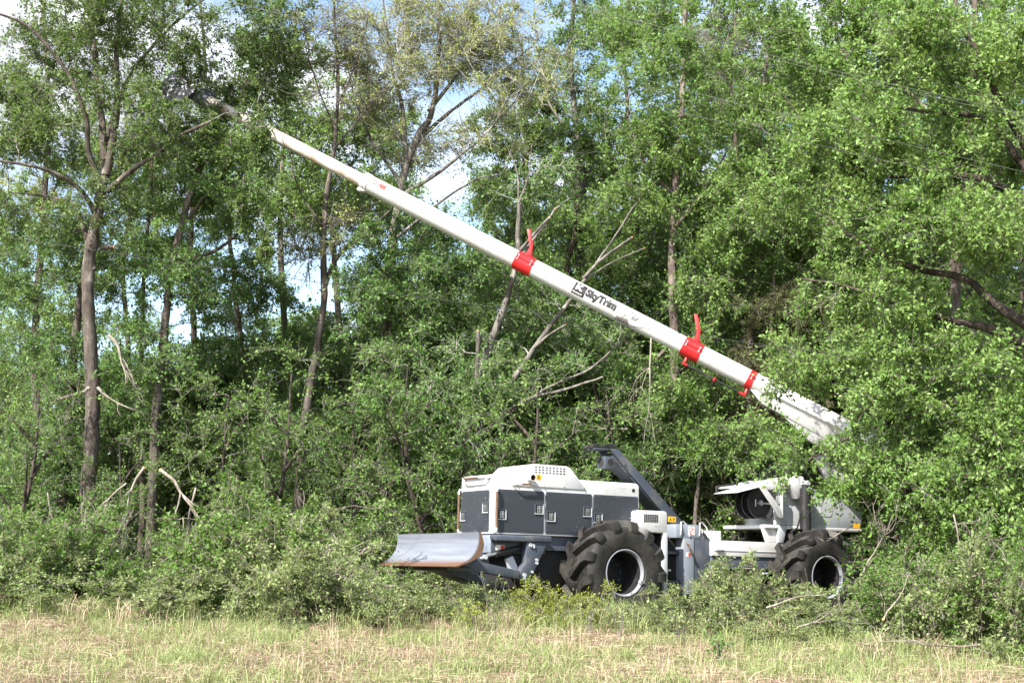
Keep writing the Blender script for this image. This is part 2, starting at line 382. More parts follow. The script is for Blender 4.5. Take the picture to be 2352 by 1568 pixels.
def warn(x0, x1, z0, z1, y, parent, tri=True):
    b = MB(); b.box((x0, y, z0), (x1, y + 0.002, z1), M['yellow'])
    o = b.build('warning_sticker', parent, smooth=False)
    w = (x1 - x0); h = z1 - z0; cx = x1 - 0.33 * w if w > 1.4 * h else (x0 + x1) / 2; s_ = min(w, h) * 0.36; cz = (z0 + z1) / 2
    b = MB()
    T = [(cx - s_, cz - s_ * .8), (cx + s_, cz - s_ * .8), (cx, cz + s_ * .95)]; T2 = [(cx + (p[0] - cx) * .68, cz - s_ * .08 + (p[1] - cz) * .68) for p in T]
    for i in range(3):
        j = (i + 1) % 3; b.add([(T[i][0], y + .004, T[i][1]), (T[j][0], y + .004, T[j][1]), (T2[j][0], y + .004, T2[j][1]), (T2[i][0], y + .004, T2[i][1])], [(0, 1, 2, 3)], M['decalblack'])
    b.add([(cx - s_ * .12, y + .004, cz - s_ * .45), (cx + s_ * .12, y + .004, cz - s_ * .45), (cx + s_ * .12, y + .004, cz + s_ * .3), (cx - s_ * .12, y + .004, cz + s_ * .3)], [(0, 1, 2, 3)], M['decalblack'])
    if w > 1.4 * h:
        for k in range(3):
            zz = cz + s_ * (0.6 - 0.6 * k); b.add([(x0 + w * .1, y + .004, zz - .004), (x0 + w * .42, y + .004, zz - .004), (x0 + w * .42, y + .004, zz + .004), (x0 + w * .1, y + .004, zz + .004)], [(0, 1, 2, 3)], M['decalblack'])
    b.build('warning_triangle', o, smooth=False)
warn(1.15, 1.245, 2.185, 2.275, HW + 0.0165, mach)
def handle(pts, r=0.014, mat='white', mid=None, name='grab_handle', parent=None):
    b = MB(); b.tube(pts, r, M[mat], 10); o = b.build(name, parent or mach)
    if mid:
        b = MB(); b.tube(mid, r + 0.001, M['rust'], 10); b.build('worn_section', o)
    return o
handle([(1.67, HW, 2.09), (1.67, HW + .08, 2.09), (1.64, HW + .10, 2.095), (1.36, HW + .10, 2.105), (1.33, HW + .08, 2.105), (1.33, HW, 2.105)], mid=[(1.56, HW + .10, 2.098), (1.38, HW + .10, 2.104)])
handle([(2.0, -0.37, 2.185), (2.06, -.36, 2.18), (2.065, -.28, 2.115), (2.065, .29, 2.12), (2.06, .40, 2.175), (2.0, .41, 2.18)])
handle([(2.0, -0.39, 2.20), (2.05, -0.39, 2.20), (2.05, .43, 2.195), (2.0, .43, 2.195)], mid=[(2.05, -0.37, 2.20), (2.05, .10, 2.197)])
handle([(1.975, HW - .01, 2.035), (1.985, HW + .055, 2.03), (1.985, HW + .07, 2.0), (1.98, HW + .07, 1.38), (1.98, HW + .055, 1.355), (1.975, HW - .01, 1.345)], 0.019, mid=[(1.985, HW + .07, 1.97), (1.98, HW + .07, 1.42)], name='corner_rail')
handle([(2.0, -HW + .01, 2.03), (2.03, -HW - .02, 2.03), (2.04, -HW - .03, 2.0), (2.04, -HW - .03, 1.38), (2.03, -HW - .02, 1.355), (2.0, -HW + .01, 1.345)], 0.019, mid=[(2.04, -HW - .03, 1.96), (2.04, -HW - .03, 1.41)], name='corner_rail')

# --- perforated panels with latches
def uv_plane(me):
    pass
def panel(name, axis, c, a0, a1, z0, z1, latches, mirror=1):
    """axis 1: on the side plane y=c (a = x); axis 0: on the front plane x=c (a = y)"""
    b = MB(); d = 0.012 * mirror
    b.prism(rrect(a0, a1, z0, z1, 0.035), c - 0.01 * mirror, c + d, M['panel'], axis=axis)
    p = b.build(name, mach, bevel=0.004, segs=1)
    # mesh sheet
    me = bpy.data.meshes.new('mesh_sheet'); q = rrect(a0 + .028, a1 - .028, z0 + .035, z1 - .035, 0.03)
    vv = [((t[0], c + d * 1.35, t[1]) if axis == 1 else (c + d * 1.35, t[0], t[1])) for t in q]
    me.from_pydata(vv, [], [list(range(len(q)))]); me.materials.append(M['grille'])
    uv = me.uv_layers.new(name='UVMap')
    for i, t in enumerate(q): uv.data[i].uv = t
    link('mesh_sheet', me, p)
    for (la, lz) in latches:
        b = MB(); s_ = 0.082; k = c + d * 1.4
        def Bx(u0, u1, w0, w1, e0, e1, mat):
            e0, e1 = sorted((k + e0 * mirror, k + e1 * mirror))
            if axis == 1: b.box((la + u0, e0, lz + w0), (la + u1, e1, lz + w1), mat)
            else: b.box((e0, la + u0, lz + w0), (e1, la + u1, lz + w1), mat)
        Bx(-s_, s_, -s_, s_, 0, .004, M['shadowblack'])  # dark backing plate: the recess shade put into its colour
        Bx(-s_, s_, s_ - .016, s_, .0045, .016, M['slate']); Bx(-s_, s_, -s_, -s_ + .014, .0045, .016, M['grey'])  # bezel edges dark above, light below: recess light and shade in the colour
        Bx(-s_, -s_ + .014, -s_ + .0145, s_ - .0165, .0045, .016, M['grey']); Bx(s_ - .016, s_, -s_ + .0145, s_ - .0165, .0045, .016, M['slate'])
        Bx(-.040, .034, -.052, .050, .0045, .012, M['chrome']); Bx(-.028, .022, -.040, .038, .0125, .015, M['black'])
        Bx(-.010, .006, -.045, .044, .0155, .022, M['chrome']); Bx(-.030, .026, .004, .018, .0155, .020, M['chrome'])
        b.build('latch', p, smooth=False)
    return p
for sgn in (1, -1):
    panel('side_panel', 1, sgn * HW, 1.085, 1.94, 1.35, 2.012, [(1.865, 1.625), (1.185, 1.735)], sgn)
    panel('side_panel', 1, sgn * HW, 0.17, 1.055, 1.35, 2.012, [(0.96, 1.63), (0.265, 1.73)], sgn)
    panel('side_panel', 1, sgn * HW, -0.755, 0.145, 1.35, 2.012, [(0.055, 1.64), (-0.655, 1.735)], sgn)
panel('front_panel', 0, 2.02, -0.455, 0.405, 1.36, 2.0, [(0.32, 1.725), (-0.37, 1.615)])

# --- lower frame, step, push frame
b = MB(); b.box((1.0, -.425, 1.04), (1.985, .425, 1.322), M['slate']); b.box((-1.35, -.425, 1.10), (0.998, .425, 1.318), M['slate'])
frame = b.build('front_frame', mach, bevel=0.01)
b = MB(); b.box((-1.5, -.36, .50), (1.70, .36, 1.098), M['shadowblack']); b.build('chassis', mach, bevel=0.02)
b = MB(); b.box((1.987, .03, 1.045), (1.995, .42, 1.318), M['bluegrey'])
fp = b.build('front_plate', mach, bevel=0.003)
for y, z in ((.30, 1.25), (.30, 1.14), (.27, 1.115), (.31, 1.10)):
    b = MB(); b.tube([(1.993, y, z), (1.9965, y, z)], .008, M['shadowblack'], 8); b.build('bolt_hole', fp)  # dark discs on the plate, shade of the holes as colour
b = MB(); b.prism([(.43, 1.305), (.43, 1.24), (.55, 1.235), (.61, 1.215), (.625, 1.23), (.625, 1.30), (.60, 1.315), (.45, 1.318)], 1.01, 2.02, M['slate'], axis=0)
b.build('step', mach, bevel=0.012)
b = MB(); b.box((1.75, .428, 1.085), (1.91, .431, 1.165), M['sticker']); st = b.build('instruction_sticker', mach, smooth=False)
b = MB(); b.box((1.755, .4315, 1.092), (1.825, .433, 1.158), M['decalred']); b.build('red_field', st, smooth=False)
for sgn in (1, -1):
    a, c = sorted((sgn * .45, sgn * .595))
    b = MB(); b.prism([(1.45, 1.235), (1.06, 1.235), (1.29, .80), (1.40, .66), (1.47, .615), (1.545, .61), (1.60, .66), (1.60, .73), (1.46, .90)], a, c, M['slate'])
    br = b.build('arm_bracket', mach, bevel=0.008)
    for x, z, r_ in ((1.39, 1.17, .03), (1.33, 1.17, .016), (1.33, 1.14, .016), (1.49, .715, .03), (1.49, .665, .02), (1.27, .95, .022), (1.27, .90, .022), (1.35, .765, .02)):
        b = MB(); b.tube([(x, sgn * .59, z), (x, sgn * .62, z)], r_, M['grey'], 10); b.build('pin', br)
    a, c = sorted((sgn * .48, sgn * .64))
    b = MB(); b.prism([(1.60, .78), (1.62, .655), (2.2, .735), (2.78, .76), (2.84, .95), (2.55, .93), (2.2, .88)], a + .012, c + .012, M['slate'])
    arm = b.build('push_arm', mach, bevel=0.008)
    b = MB(); b.prism([(2.12, .86), (2.34, .90), (2.60, .98), (2.50, 1.08), (2.28, 1.06), (2.16, 1.0)], a + .03, c - .02 if sgn > 0 else c - .03, M['slate']); b.build('cylinder_ear', arm, bevel=0.006)
    b = MB(); b.tube([(2.22, sgn * .62, .97), (2.22, sgn * .67, .97)], .034, M['grey'], 10); b.tube([(2.28, sgn * .62, .955), (2.28, sgn * .665, .955)], .018, M['grey'], 8); b.build('pin', arm)
    b = MB(); b.tube([(2.25, sgn * .40, .955), (1.86, sgn * .40, 1.035)], .030, M['chrome'], 14); cyl = b.build('cylinder_rod', mach)
    b = MB(); b.tube([(1.90, sgn * .40, 1.027), (1.22, sgn * .40, 1.175)], .060, M['black'], 16); b.build('cylinder_barrel', mach)
b = MB(); b.prism([(1.60, .66), (1.72, .95), (1.60, 1.0), (1.48, .78)], .37, .44, M['grey']); b.build('gusset', mach, bevel=.006)
# --- blade
prof = []
P0, P1, P2 = np.array([2.73, 1.315]), np.array([2.66, .97]), np.array([3.075, .825])
N = 14
for i in range(N + 1):
    t = i / N; p = (1 - t) ** 2 * P0 + 2 * t * (1 - t) * P1 + t * t * P2; prof.append(p)
b = MB(); W = 1.285
ny = 12; V = []; F = []
for j in range(ny + 1):
    y = -W + 2 * W * j / ny
    for p in prof: V.append((p[0], y, p[1]))
n = N + 1
for j in range(ny):
    for i in range(N): F.append((j * n + i, j * n + i + 1, (j + 1) * n + i + 1, (j + 1) * n + i))
off = []
for i in range(N + 1):
    t = prof[min(i + 1, N)] - prof[max(i - 1, 0)]; t /= np.linalg.norm(t); off.append(prof[i] + 0.018 * np.array([t[1], -t[0]]))
k = len(V)
for j in range(ny + 1):
    y = -W + 2 * W * j / ny
    for p in off: V.append((p[0], y, p[1]))
for j in range(ny):
    for i in range(N): F.append((k + j * n + i, k + (j + 1) * n + i, k + (j + 1) * n + i + 1, k + j * n + i + 1))
for j in range(ny):
    for i in (0, N): F.append((j * n + i, (j + 1) * n + i, k + (j + 1) * n + i, k + j * n + i))
for j in (0, ny):
    for i in range(N): F.append((j * n + i, j * n + i + 1, k + j * n + i + 1, k + j * n + i))
b.add(V, F, M['blade']); blade = b.build('dozer_blade', mach, angle=50)
b = MB()
for sgn in (1, -1):
    a, c = sorted((sgn * (W - .03), sgn * (W + .002)))
    pl = [tuple(q) for q in prof]
    back = [(p[0] - .02 - .07 * math.sin(math.pi * min(1, i / N * 1.0)), p[1]) for i, p in enumerate(prof)]
    poly = [tuple(o_) for o_ in off] + [(q[0] - .03, q[1] - .0) for q in reversed(back[:-2])]
    b.prism(poly, a, c, M['rust'])
b.build('end_plate', blade)
b = MB(); b.prism([(2.60, 1.20), (2.68, 1.22), (2.72, 1.0), (2.84, .87), (2.60, .80), (2.50, .95)], -.9, .9, M['slate']); b.build('back_rib', blade, bevel=.01)
b = MB(); b.tube([(3.07, -W, .822), (3.07, W, .822)], .012, M['rust'], 6); b.build('cutting_edge', blade)
b = MB(); b.prism([(2.70, .86), (2.1, .70), (1.7, .52), (2.1, .56), (2.75, .76)], -.25, .25, M['slate']); b.build('lower_link', mach, bevel=.01)
b = MB(); b.box((2.62, .68, 1.17), (2.70, .72, 1.32), M['sticker']); b.build('hose_guard', blade)

# --- wheels
def make_tyre(b):
    prof = [(-.27, .36), (-.32, .40), (-.345, .50), (-.35, .58), (-.335, .66), (-.30, .705), (-.2, .715), (0, .725), (.2, .715), (.30, .705), (.335, .66), (.35, .58), (.345, .50), (.32, .40), (.27, .36)]
    b.lathe(prof, M['tyre'], seg=56)
    nl = 13; rng = random.Random(4)
    for side in (1, -1):
        for kk in range(nl):
            ph0 = 2 * math.pi * (kk + (0.5 if side < 0 else 0)) / nl
            secs = [(-.035, .824, .69, 0.0, .052), (.10, .826, .69, .13, .055), (.24, .820, .67, .31, .062), (.325, .805, .63, .38, .070), (.356, .735, .60, .395, .074), (.358, .655, .60, .405, .060)]
            V = []
            for (y, rt, rb, dp, hwid) in secs:
                for (rr, ww) in ((rb, hwid * 1.25), (rt, hwid)):
                    for sg in (-1, 1):
                        ph = ph0 + dp + sg * ww / rt
                        yy = y if rr == rt else min(y, .33)
                        V.append((rr * math.cos(ph), side * yy, rr * math.sin(ph)))
            F = []
            ns = len(secs)
            for i in range(ns - 1):
                a = i * 4; c = a + 4
                F += [(a + 2, a + 3, c + 3, c + 2), (a, a + 2, c + 2, c), (a + 1, c + 1, c + 3, a + 3)]
            F += [(0, 1, 3, 2), ((ns - 1) * 4, (ns - 1) * 4 + 2, (ns - 1) * 4 + 3, (ns - 1) * 4 + 1)]
            b.add(V, F, M['tyre'])
def make_wheel(x, y, out, turn=0.0):
    w = empty('wheel'); w.parent = mach; w.location = (x, y, .78)
    w.rotation_euler = (0, turn, 0 if out > 0 else math.pi)
    return w
b = MB(); make_tyre(b); ty0 = b.build('tyre', None, angle=28); 
b = MB()
b.lathe([(.275, .362), (.315, .368), (.318, .352), (.30, .342), (.275, .335), (.262, .33)], M['rim'], seg=56); b.lathe([(.262, .33), (.24, .325), (.0, .318), (-.12, .31), (-.16, .28), (-.16, .0)], M['black'], seg=56)  # black barrel and disc: shade inside the rim put into the colour
rim0 = b.build('rim', None, angle=40)
b = MB(); b.lathe([(-.165, .235), (-.13, .23), (-.10, .12), (-.08, .09), (-.08, .0)], M['shadowblack'], seg=24)
for k in range(10):
    w = 2 * math.pi * k / 10; b.tube([(.20 * math.cos(w), -.15, .20 * math.sin(w)), (.20 * math.cos(w), -.095, .20 * math.sin(w))], .016, M['slate'], 8)
hub0 = b.build('hub', None)
b = MB(); b.tube([(-.29, .30, -.155), (-.29, .345, -.155)], .035, M['grey'], 14); b.tube([(-.29, .345, -.155), (-.29, .355, -.155)], .016, M['slate'], 10); val0 = b.build('valve_guard', None)
first = True
for (x, y, out, turn) in ((0, .86, 1, 0.06), (-4.3, .86, 1, -0.13), (0, -.86, -1, .4), (-4.3, -.86, -1, .2)):
    w = make_wheel(x, y, out, turn)
    for src in (ty0, rim0, hub0, val0):
        o = src if first else src.copy()
        if not first: col.objects.link(o)
        o.parent = w
    first = False
b = MB(); b.tube([(0, -.6, .78), (0, .6, .78)], .14, M['shadowblack'], 16); b.tube([(-4.3, -.6, .78), (-4.3, .6, .78)], .14, M['shadowblack'], 16)
b.build('axle', mach)

# --- box behind the front wheel
b = MB(); b.prism(rrect(-1.15, -.60, 1.44, 1.785, .05), .30, .75, M['white']); bx = b.build('service_box', mach, bevel=.008)
for r_ in range(5):
    for k in range(8):
        b = MB(); x = -.69 - .032 * k * 1.15; z = 1.715 - .026 * r_
        b.box((x - .012, .748, z - .0085), (x + .012, .756, z + .0085), M['shadowblack']); b.build('vent_slot', bx, smooth=False)  # slot shade drawn as dark boxes on the face
b = MB(); b.box((-1.01, .7505, 1.535), (-.88, .753, 1.565), M['grey']); b.build('faded_label', bx, smooth=False)
b = MB(); b.box((-1.16, .68, .46), (-1.08, .752, 1.438), M['grey']); b.box((-1.158, .2, .9), (-1.10, .678, 1.436), M['shadowblack']); b.build('rear_post', mach, bevel=.004)
b = MB(); b.tube([(-1.0, .55, 1.16), (-.93, .70, 1.10)], .035, M['red'], 10); b.build('tail_lamp', mach)
b = MB(); b.tube([(-1.15, .62, .84), (-1.32, .62, .84)], .02, M['chrome'], 8); b.build('hinge_pin', mach)

# --- boom rest (cradle)
def bar(b, p, q, w, y0, y1, mat):
    p = np.array(p, float); q = np.array(q, float); d = (q - p) / np.linalg.norm(q - p); nrm = np.array([-d[1], d[0]]) * w / 2
    b.prism([tuple(p - nrm), tuple(q - nrm), tuple(q + nrm), tuple(p + nrm)], y0, y1, mat)
b = MB()
for y0, y1 in ((.155, .20), (-.20, -.155)):
    b.prism([(-.39, 2.80), (-.57, 2.80), (-1.95, 1.64), (-1.76, 1.49), (-1.65, 1.65)], y0, y1, M['slate'])
rest = b.build('boom_rest', mach, bevel=.006)
b = MB(); bar(b, (-.50, 2.70), (-1.80, 1.60), .10, -.154, .154, M['slate']); b.build('web_plate', rest)
b = MB(); b.box((-.56, -.15, 2.775), (-.10, .154, 2.80), M['slate']); b.build('cradle_plate', rest, bevel=.004)
for yy in (-.08, .08):
    b = MB(); P_ = [(-.58, 2.80), (-.58, 2.87), (-.50, 2.90), (-.36, 2.87), (-.30, 2.835), (-.18, 2.875), (-.10, 2.86), (-.06, 2.80)]
    b.prism(P_, yy - .06, yy + .06, M['tyre']); b.build('rubber_pad', rest, bevel=.008)
b = MB()
b.box((-.31, -.04, 2.48), (-.30, .20, 2.67), M['slate']); b.box((-.50, .19, 2.48), (-.312, .20, 2.67), M['slate']); b.box((-.50, -.04, 2.48), (-.312, -.03, 2.67), M['slate']); b.box((-.50, -.03, 2.474), (-.30, .19, 2.484), M['slate'])
lb = b.build('lamp_housing', rest, bevel=.003)
b = MB(); b.tube([(-.301, .08, 2.575), (-.296, .08, 2.575)], .075, M['shadowblack'], 20); b.build('lamp_opening', lb)  # dark disc on the front face: shade of the opening as colour
b = MB(); b.tube([(-.405, .199, 2.575), (-.405, .204, 2.575)], .06, M['shadowblack'], 20); b.build('lamp_opening', lb)  # side opening likewise: its shade drawn as a dark disc
warn(-1.77, -1.60, 1.645, 1.735, .2005, rest)

# --- articulation post and rear frame
b = MB(); b.prism([(-1.54, 1.60), (-2.0, 1.60), (-2.16, 1.38), (-1.9, 1.375), (-1.54, 1.375)], .05, .50, M['bluegrey']); post = b.build('joint_cover', mach, bevel=.008)
b = MB(); b.box((-1.91, .12, .45), (-1.69, .51, 1.373), M['bluegrey']); b.build('joint_post', mach, bevel=.01)
b = MB(); b.box((-2.26, -.5, .5), (-1.912, .495, 1.372), M['slate']); b.build('rear_frame_front', mach, bevel=.01)
b = MB(); b.box((-1.80, -.30, .42), (-1.16, .30, 1.40), M['shadowblack']); b.tube([(-1.1, .2, 1.25), (-1.7, .25, 1.1)], .05, M['black'], 10); b.tube([(-1.1, -.1, 1.0), (-1.7, .1, .95)], .04, M['black'], 10); b.box((-1.7, -.4, .62), (-1.12, .42, .68), M['slate']); b.box((-1.69, -.4, 1.10), (-1.12, .40, 1.16), M['slate']); b.build('articulation_joint', mach, bevel=.008)
for x in (-1.66, -2.06):
    handle([(x + .03, .505, 1.42), (x + .04, .53, 1.52), (x + .02, .50, 1.63), (x - .06, .47, 1.645), (x - .14, .49, 1.56), (x - .15, .52, 1.40)], .014, 'grey')
handle([(-1.75, .51, 1.30), (-1.75, .57, 1.27), (-1.78, .58, 1.12), (-1.85, .57, 1.09), (-1.88, .51, 1.10)], .013, 'rust')
b = MB(); b.box((-1.83, .511, 1.07), (-1.74, .514, 1.14), M['sticker']); st = b.build('instruction_sticker', mach, smooth=False)
b = MB(); b.box((-1.825, .5145, 1.075), (-1.785, .516, 1.135), M['decalred']); b.build('red_field', st, smooth=False)
# no-step sign
b = MB(); b.box((-1.93, .501, 1.43), (-1.79, .504, 1.57), M['sticker']); sg = b.build('prohibition_sign', mach, smooth=False)
b = MB()
for k in range(20):
    w0, w1 = 2 * math.pi * k / 20, 2 * math.pi * (k + 1) / 20; c_ = (-1.86, 1.50)
    b.add([(c_[0] + r_ * math.cos(w), .5055, c_[1] + r_ * math.sin(w)) for r_, w in ((.05, w0), (.06, w0), (.06, w1), (.05, w1))], [(0, 1, 2, 3)], M['red'])
b.add([(-1.905, .506, 1.535), (-1.895, .506, 1.545), (-1.815, .506, 1.465), (-1.825, .506, 1.455)], [(0, 1, 2, 3)], M['red'])
b.build('red_ring', sg, smooth=False)
b = MB(); b.box((-3.95, -.55, 1.10), (-2.262, .55, 1.355), M['white']); b.box((-3.9, .552, 1.185), (-2.3, .562, 1.20), M['white']); beam = b.build('rear_beam', mach, bevel=.012)
b = MB(); b.box((-5.4, -.52, .88), (-2.268, .52, 1.095), M['slate']); b.box((-2.50, .56, 1.175), (-2.34, .60, 1.205), M['grey']); b.build('lower_beam', mach, bevel=.01)
b = MB(); b.box((-5.3, -.4, .55), (-2.6, .4, .876), M['shadowblack']); b.box((-3.55, .3, .80), (-3.42, .56, .85), M['grey']); b.build('belly_plate', mach, bevel=.01)
b = MB(); b.box((-2.76, .0, 1.358), (-2.52, .2, 1.53), M['white']); b.prism([(-2.30, 1.36), (-2.50, 1.36), (-2.30, 1.55)], .05, .25, M['shadowblack']); b.build('tray', mach, bevel=.01)
b = MB(); b.box((-5.6, -.55, 1.1), (-3.955, .50, 1.34), M['white']); b.build('rear_deck', mach, bevel=.01)

# --- slewing turret
b = MB(); b.prism([(-3.46, 1.60), (-3.96, 1.60), (-3.84, 1.36), (-3.56, 1.36)], .42, .50, M['white']); b.build('pedestal_plate', mach, bevel=.01)
b = MB(); b.tube([(-4.5, 0, 1.345), (-4.5, 0, 1.60)], .46, M['shadowblack'], 32); b.build('slewing_ring', mach)
b = MB(); b.box((-5.78, -.56, 1.602), (-3.46, .56, 1.66), M['white']); b.build('turret_floor', mach, bevel=.008)
b = MB(); b.prism([(-3.76, 1.655), (-3.95, 1.655), (-3.86, 1.358), (-3.74, 1.358)], .505, .57, M['grey']); b.build('pedestal_flange', mach, bevel=.006)
b = MB()
b.prism([(-3.96, 1.665), (-5.78, 1.665), (-5.80, 1.95), (-5.2, 2.20), (-4.7, 2.30), (-4.35, 2.42), (-4.08, 2.44), (-3.96, 2.36)], -.55, .55, M['grey'])
tur = b.build('turret', mach, bevel=.014)
b = MB(); b.prism([(-3.30, 2.335), (-3.4, 2.30), (-3.9, 2.36), (-4.05, 2.12), (-4.12, 2.13), (-4.27, 2.42), (-4.22, 2.52), (-4.1, 2.53), (-3.9, 2.44)], .56, .70, M['white']); b.build('pivot_ear', tur, bevel=.008)
b = MB(); b.prism([(-3.30, 2.33), (-4.1, 2.52), (-4.15, 2.50), (-3.30, 2.305)], -.5, .558, M['white']); b.build('top_plate', tur, bevel=.004)
b = MB()
b.prism([(-3.14, 2.325), (-3.72, 2.315), (-3.70, 2.25), (-3.35, 2.25)], .702, .725, M['white'])
b.prism([(-3.721, 2.31), (-3.711, 1.78), (-3.672, 1.93), (-3.69, 2.249)], .702, .725, M['white'])
b.prism([(-3.14, 2.322), (-3.351, 2.249), (-3.673, 1.929), (-3.709, 1.781), (-3.64, 1.78)], .702, .725, M['white'])
b.build('reel_frame', tur, bevel=.003)
b = MB(); b.box((-3.955, .50, 1.668), (-3.69, .556, 2.30), M['grey']); b.box((-3.72, .557, 1.80), (-3.69, .70, 2.30), M['grey']); b.build('reel_back_plate', tur, bevel=.003)
b = MB(); b.prism([(-2.74, 2.17), (-2.78, 2.185), (-3.38, 2.34), (-3.40, 2.325)], .02, .66, M['white']); b.build('reel_guard', tur, bevel=.003)
handle([(-2.84, .0, 2.19), (-2.84, -.02, 2.30), (-3.0, -.02, 2.33), (-3.34, -.02, 2.38)], .02, 'black', parent=tur)
reel = empty('hose_reel'); reel.parent = mach; reel.location = (-3.42, 0, 2.03)
for y in (.12, .28, .44):
    b = MB(); b.lathe([(-.006, 0), (-.006, .255), (-.012, .262), (0, .268), (.012, .262), (.006, .255), (.006, 0)], M['black'], (0, y, 0), 40); b.build('flange', reel)
b = MB(); b.lathe([(.12, .15), (.44, .15)], M['shadowblack'], seg=30); b.build('drum', reel)
b = MB(); b.lathe([(.44, .05), (.50, .045), (.50, 0)], M['chrome'], seg=20); b.tube([(0, .48, 0), (-.16, .54, -.01)], .018, M['chrome'], 8); b.build('swivel', reel)
b = MB(); b.box((.075, .4475, -.06), (.10, .449, .06), M['sticker']); b.build('reel_label', reel, smooth=False)
b = MB(); b.tube([(-.1, .42, -.22), (-.2, .44, -.27), (-.30, .46, -.20), (-.31, .5, .02)], .022, M['shadowblack'], 8); b.tube([(.02, .46, -.25), (-.14, .48, -.285), (-.24, .5, -.22)], .016, M['shadowblack'], 8); b.build('hose', reel)
b = MB(); b.box((-3.685, .62, 2.02), (-3.60, .69, 2.16), M['chrome']); b.build('fitting', tur, bevel=.01)
b = MB(); b.tube([(-4.21, .75, 1.60), (-4.215, .75, 2.31)], .098, M['black'], 24); cy = b.build('lift_cylinder', mach)
b = MB(); b.tube([(-4.21, .75, 1.50), (-4.21, .75, 1.60)], .055, M['chrome'], 12); b.tube([(-4.215, .66, 2.40), (-4.215, .84, 2.40)], .045, M['grey'], 12); b.tube([(-4.215, .75, 2.30), (-4.215, .75, 2.38)], .06, M['black'], 14); b.build('clevis', cy)
b = MB(); b.tube([(-4.16, .68, 2.0), (-4.14, .69, 1.80), (-4.10, .66, 1.62), (-3.98, .62, 1.54)], .016, M['shadowblack'], 8); b.build('hydraulic_hose', mach)
b = MB(); b.prism(rrect(-4.62, -4.42, 2.22, 2.31, .02), .551, .556, M['shadowblack']); b.build('hand_hole', tur, smooth=False)  # black plate on the turret side, the opening's shade put into its colour
for r0 in ((-4.07, -3.86 + .0, 1.74, 2.03), (-4.62, -4.36, 1.72, 2.02), (-5.05, -4.75, 1.85, 2.1)):
    b = MB(); b.prism(rrect(r0[0], r0[1], r0[2], r0[3], .06), .551, .558, M['grey']); b.build('access_cover', tur, bevel=.002, segs=1)
warn(-4.58, -4.48, 2.06, 2.17, .5515, tur)
b = MB(); b.box((-5.76, .551, 1.67), (-5.58, .554, 1.75), M['yellow']); b.build('yellow_marker', tur, smooth=False)
# dark glazed cab behind the turret
b = MB(); b.prism([(-3.95, 2.45), (-5.1, 2.30), (-5.2, 3.2), (-4.55, 3.28)], -.9, -.05, M['glass']); cab = b.build('cab', mach, bevel=.02)
b = MB()
for y in (-.9, -.04):
    b.tube([(-3.93, y, 2.45), (-4.53, y, 3.29)], .03, M['black'], 8); b.tube([(-4.53, y, 3.29), (-5.2, y, 3.22)], .03, M['black'], 8); b.tube([(-5.2, y, 3.22), (-5.1, y, 2.3)], .03, M['black'], 8)
b.build('cab_posts', cab)

# --- boom, in its own frame along the tube
BA = np.array([6.37, 24.2, 3.342]); BB = np.array([-6.55, 25.78, 10.43])
Lb = np.linalg.norm(BB - BA); bd = (BB - BA) / Lb
side = np.cross(bd, [0, 0, 1.0]); side /= np.linalg.norm(side)
if side[1] > 0: side = -side                       # towards the viewer's side
bu = np.cross(side, bd); bu /= np.linalg.norm(bu)
if bu[2] < 0: bu = -bu
boom = empty('boom'); boom.parent = mach
BM = Matrix(((bd[0], side[0], bu[0], BA[0]), (bd[1], side[1], bu[1], BA[1]), (bd[2], side[2], bu[2], BA[2]), (0, 0, 0, 1)))
boom.matrix_world = BM; boom.matrix_parent_inverse = Matrix.Identity(4)
boom.matrix_local = MW.inverted() @ BM
# local: x along the boom from the base, y to the viewer, z up
def bx_of(u, v):
    """distance along the boom of a survey point"""
    best = None
    for i in range(3001):
        s_ = Lb * i / 3000; p = BA + bd * s_ - EYE
        c, s = math.cos(PITCH), math.sin(PITCH); yy = c * p[1] + s * p[2]; zz = -s * p[1] + c * p[2]
        e = (1176 + FPX * p[0] / yy - u) ** 2 + (784 - FPX * zz / yy - v) ** 2
        if best is None or e < best[0]: best = (e, s_)
    return best[1]
RT = 0.172; RI = 0.122
x_col = bx_of(838, 418); x_c1 = bx_of(1207, 602); x_c2 = bx_of(1591, 800); x_c3 = bx_of(1722, 876); x_end = bx_of(1750, 893); x_tip = bx_of(478, 230); x_saw = bx_of(400, 195)
def xtube(b, x0, x1, r, mat, seg=36, y=0, z=0, ncut=1, cap=True):
    b.tube([(x0 + (x1 - x0) * i / ncut, y, z) for i in range(ncut + 1)], r, mat, seg, caps=cap)
b = MB(); xtube(b, -.3, x_col, RT, M['boom']); b.build('outer_tube', boom)
b = MB(); xtube(b, x_col - .3, x_tip, RI, M['boomdirty']); b.build('inner_tube', boom)
b = MB(); b.lathe([(0, 0)], M['boom']) if False else None
xtube(b, x_col - .10, x_col + .03, RT + .012, M['boom']); co = b.build('end_collar', boom)
for a in (-40, 20, 150):
    b = MB(); c_, s_ = math.cos(R(a)), math.sin(R(a)); b.tube([(x_col - .04, (RT + .008) * c_, (RT + .008) * s_), (x_col - .04, (RT + .022) * c_, (RT + .022) * s_)], .016, M['chrome'], 8); b.build('bolt', co)
b = MB(); b.prism([(x_col - .13, -.165), (x_col + .035, -.165), (x_col + .035, -.215), (x_col - .02, -.215)], -.05, .12, M['boom']); b.build('wear_pad', co, bevel=.005)
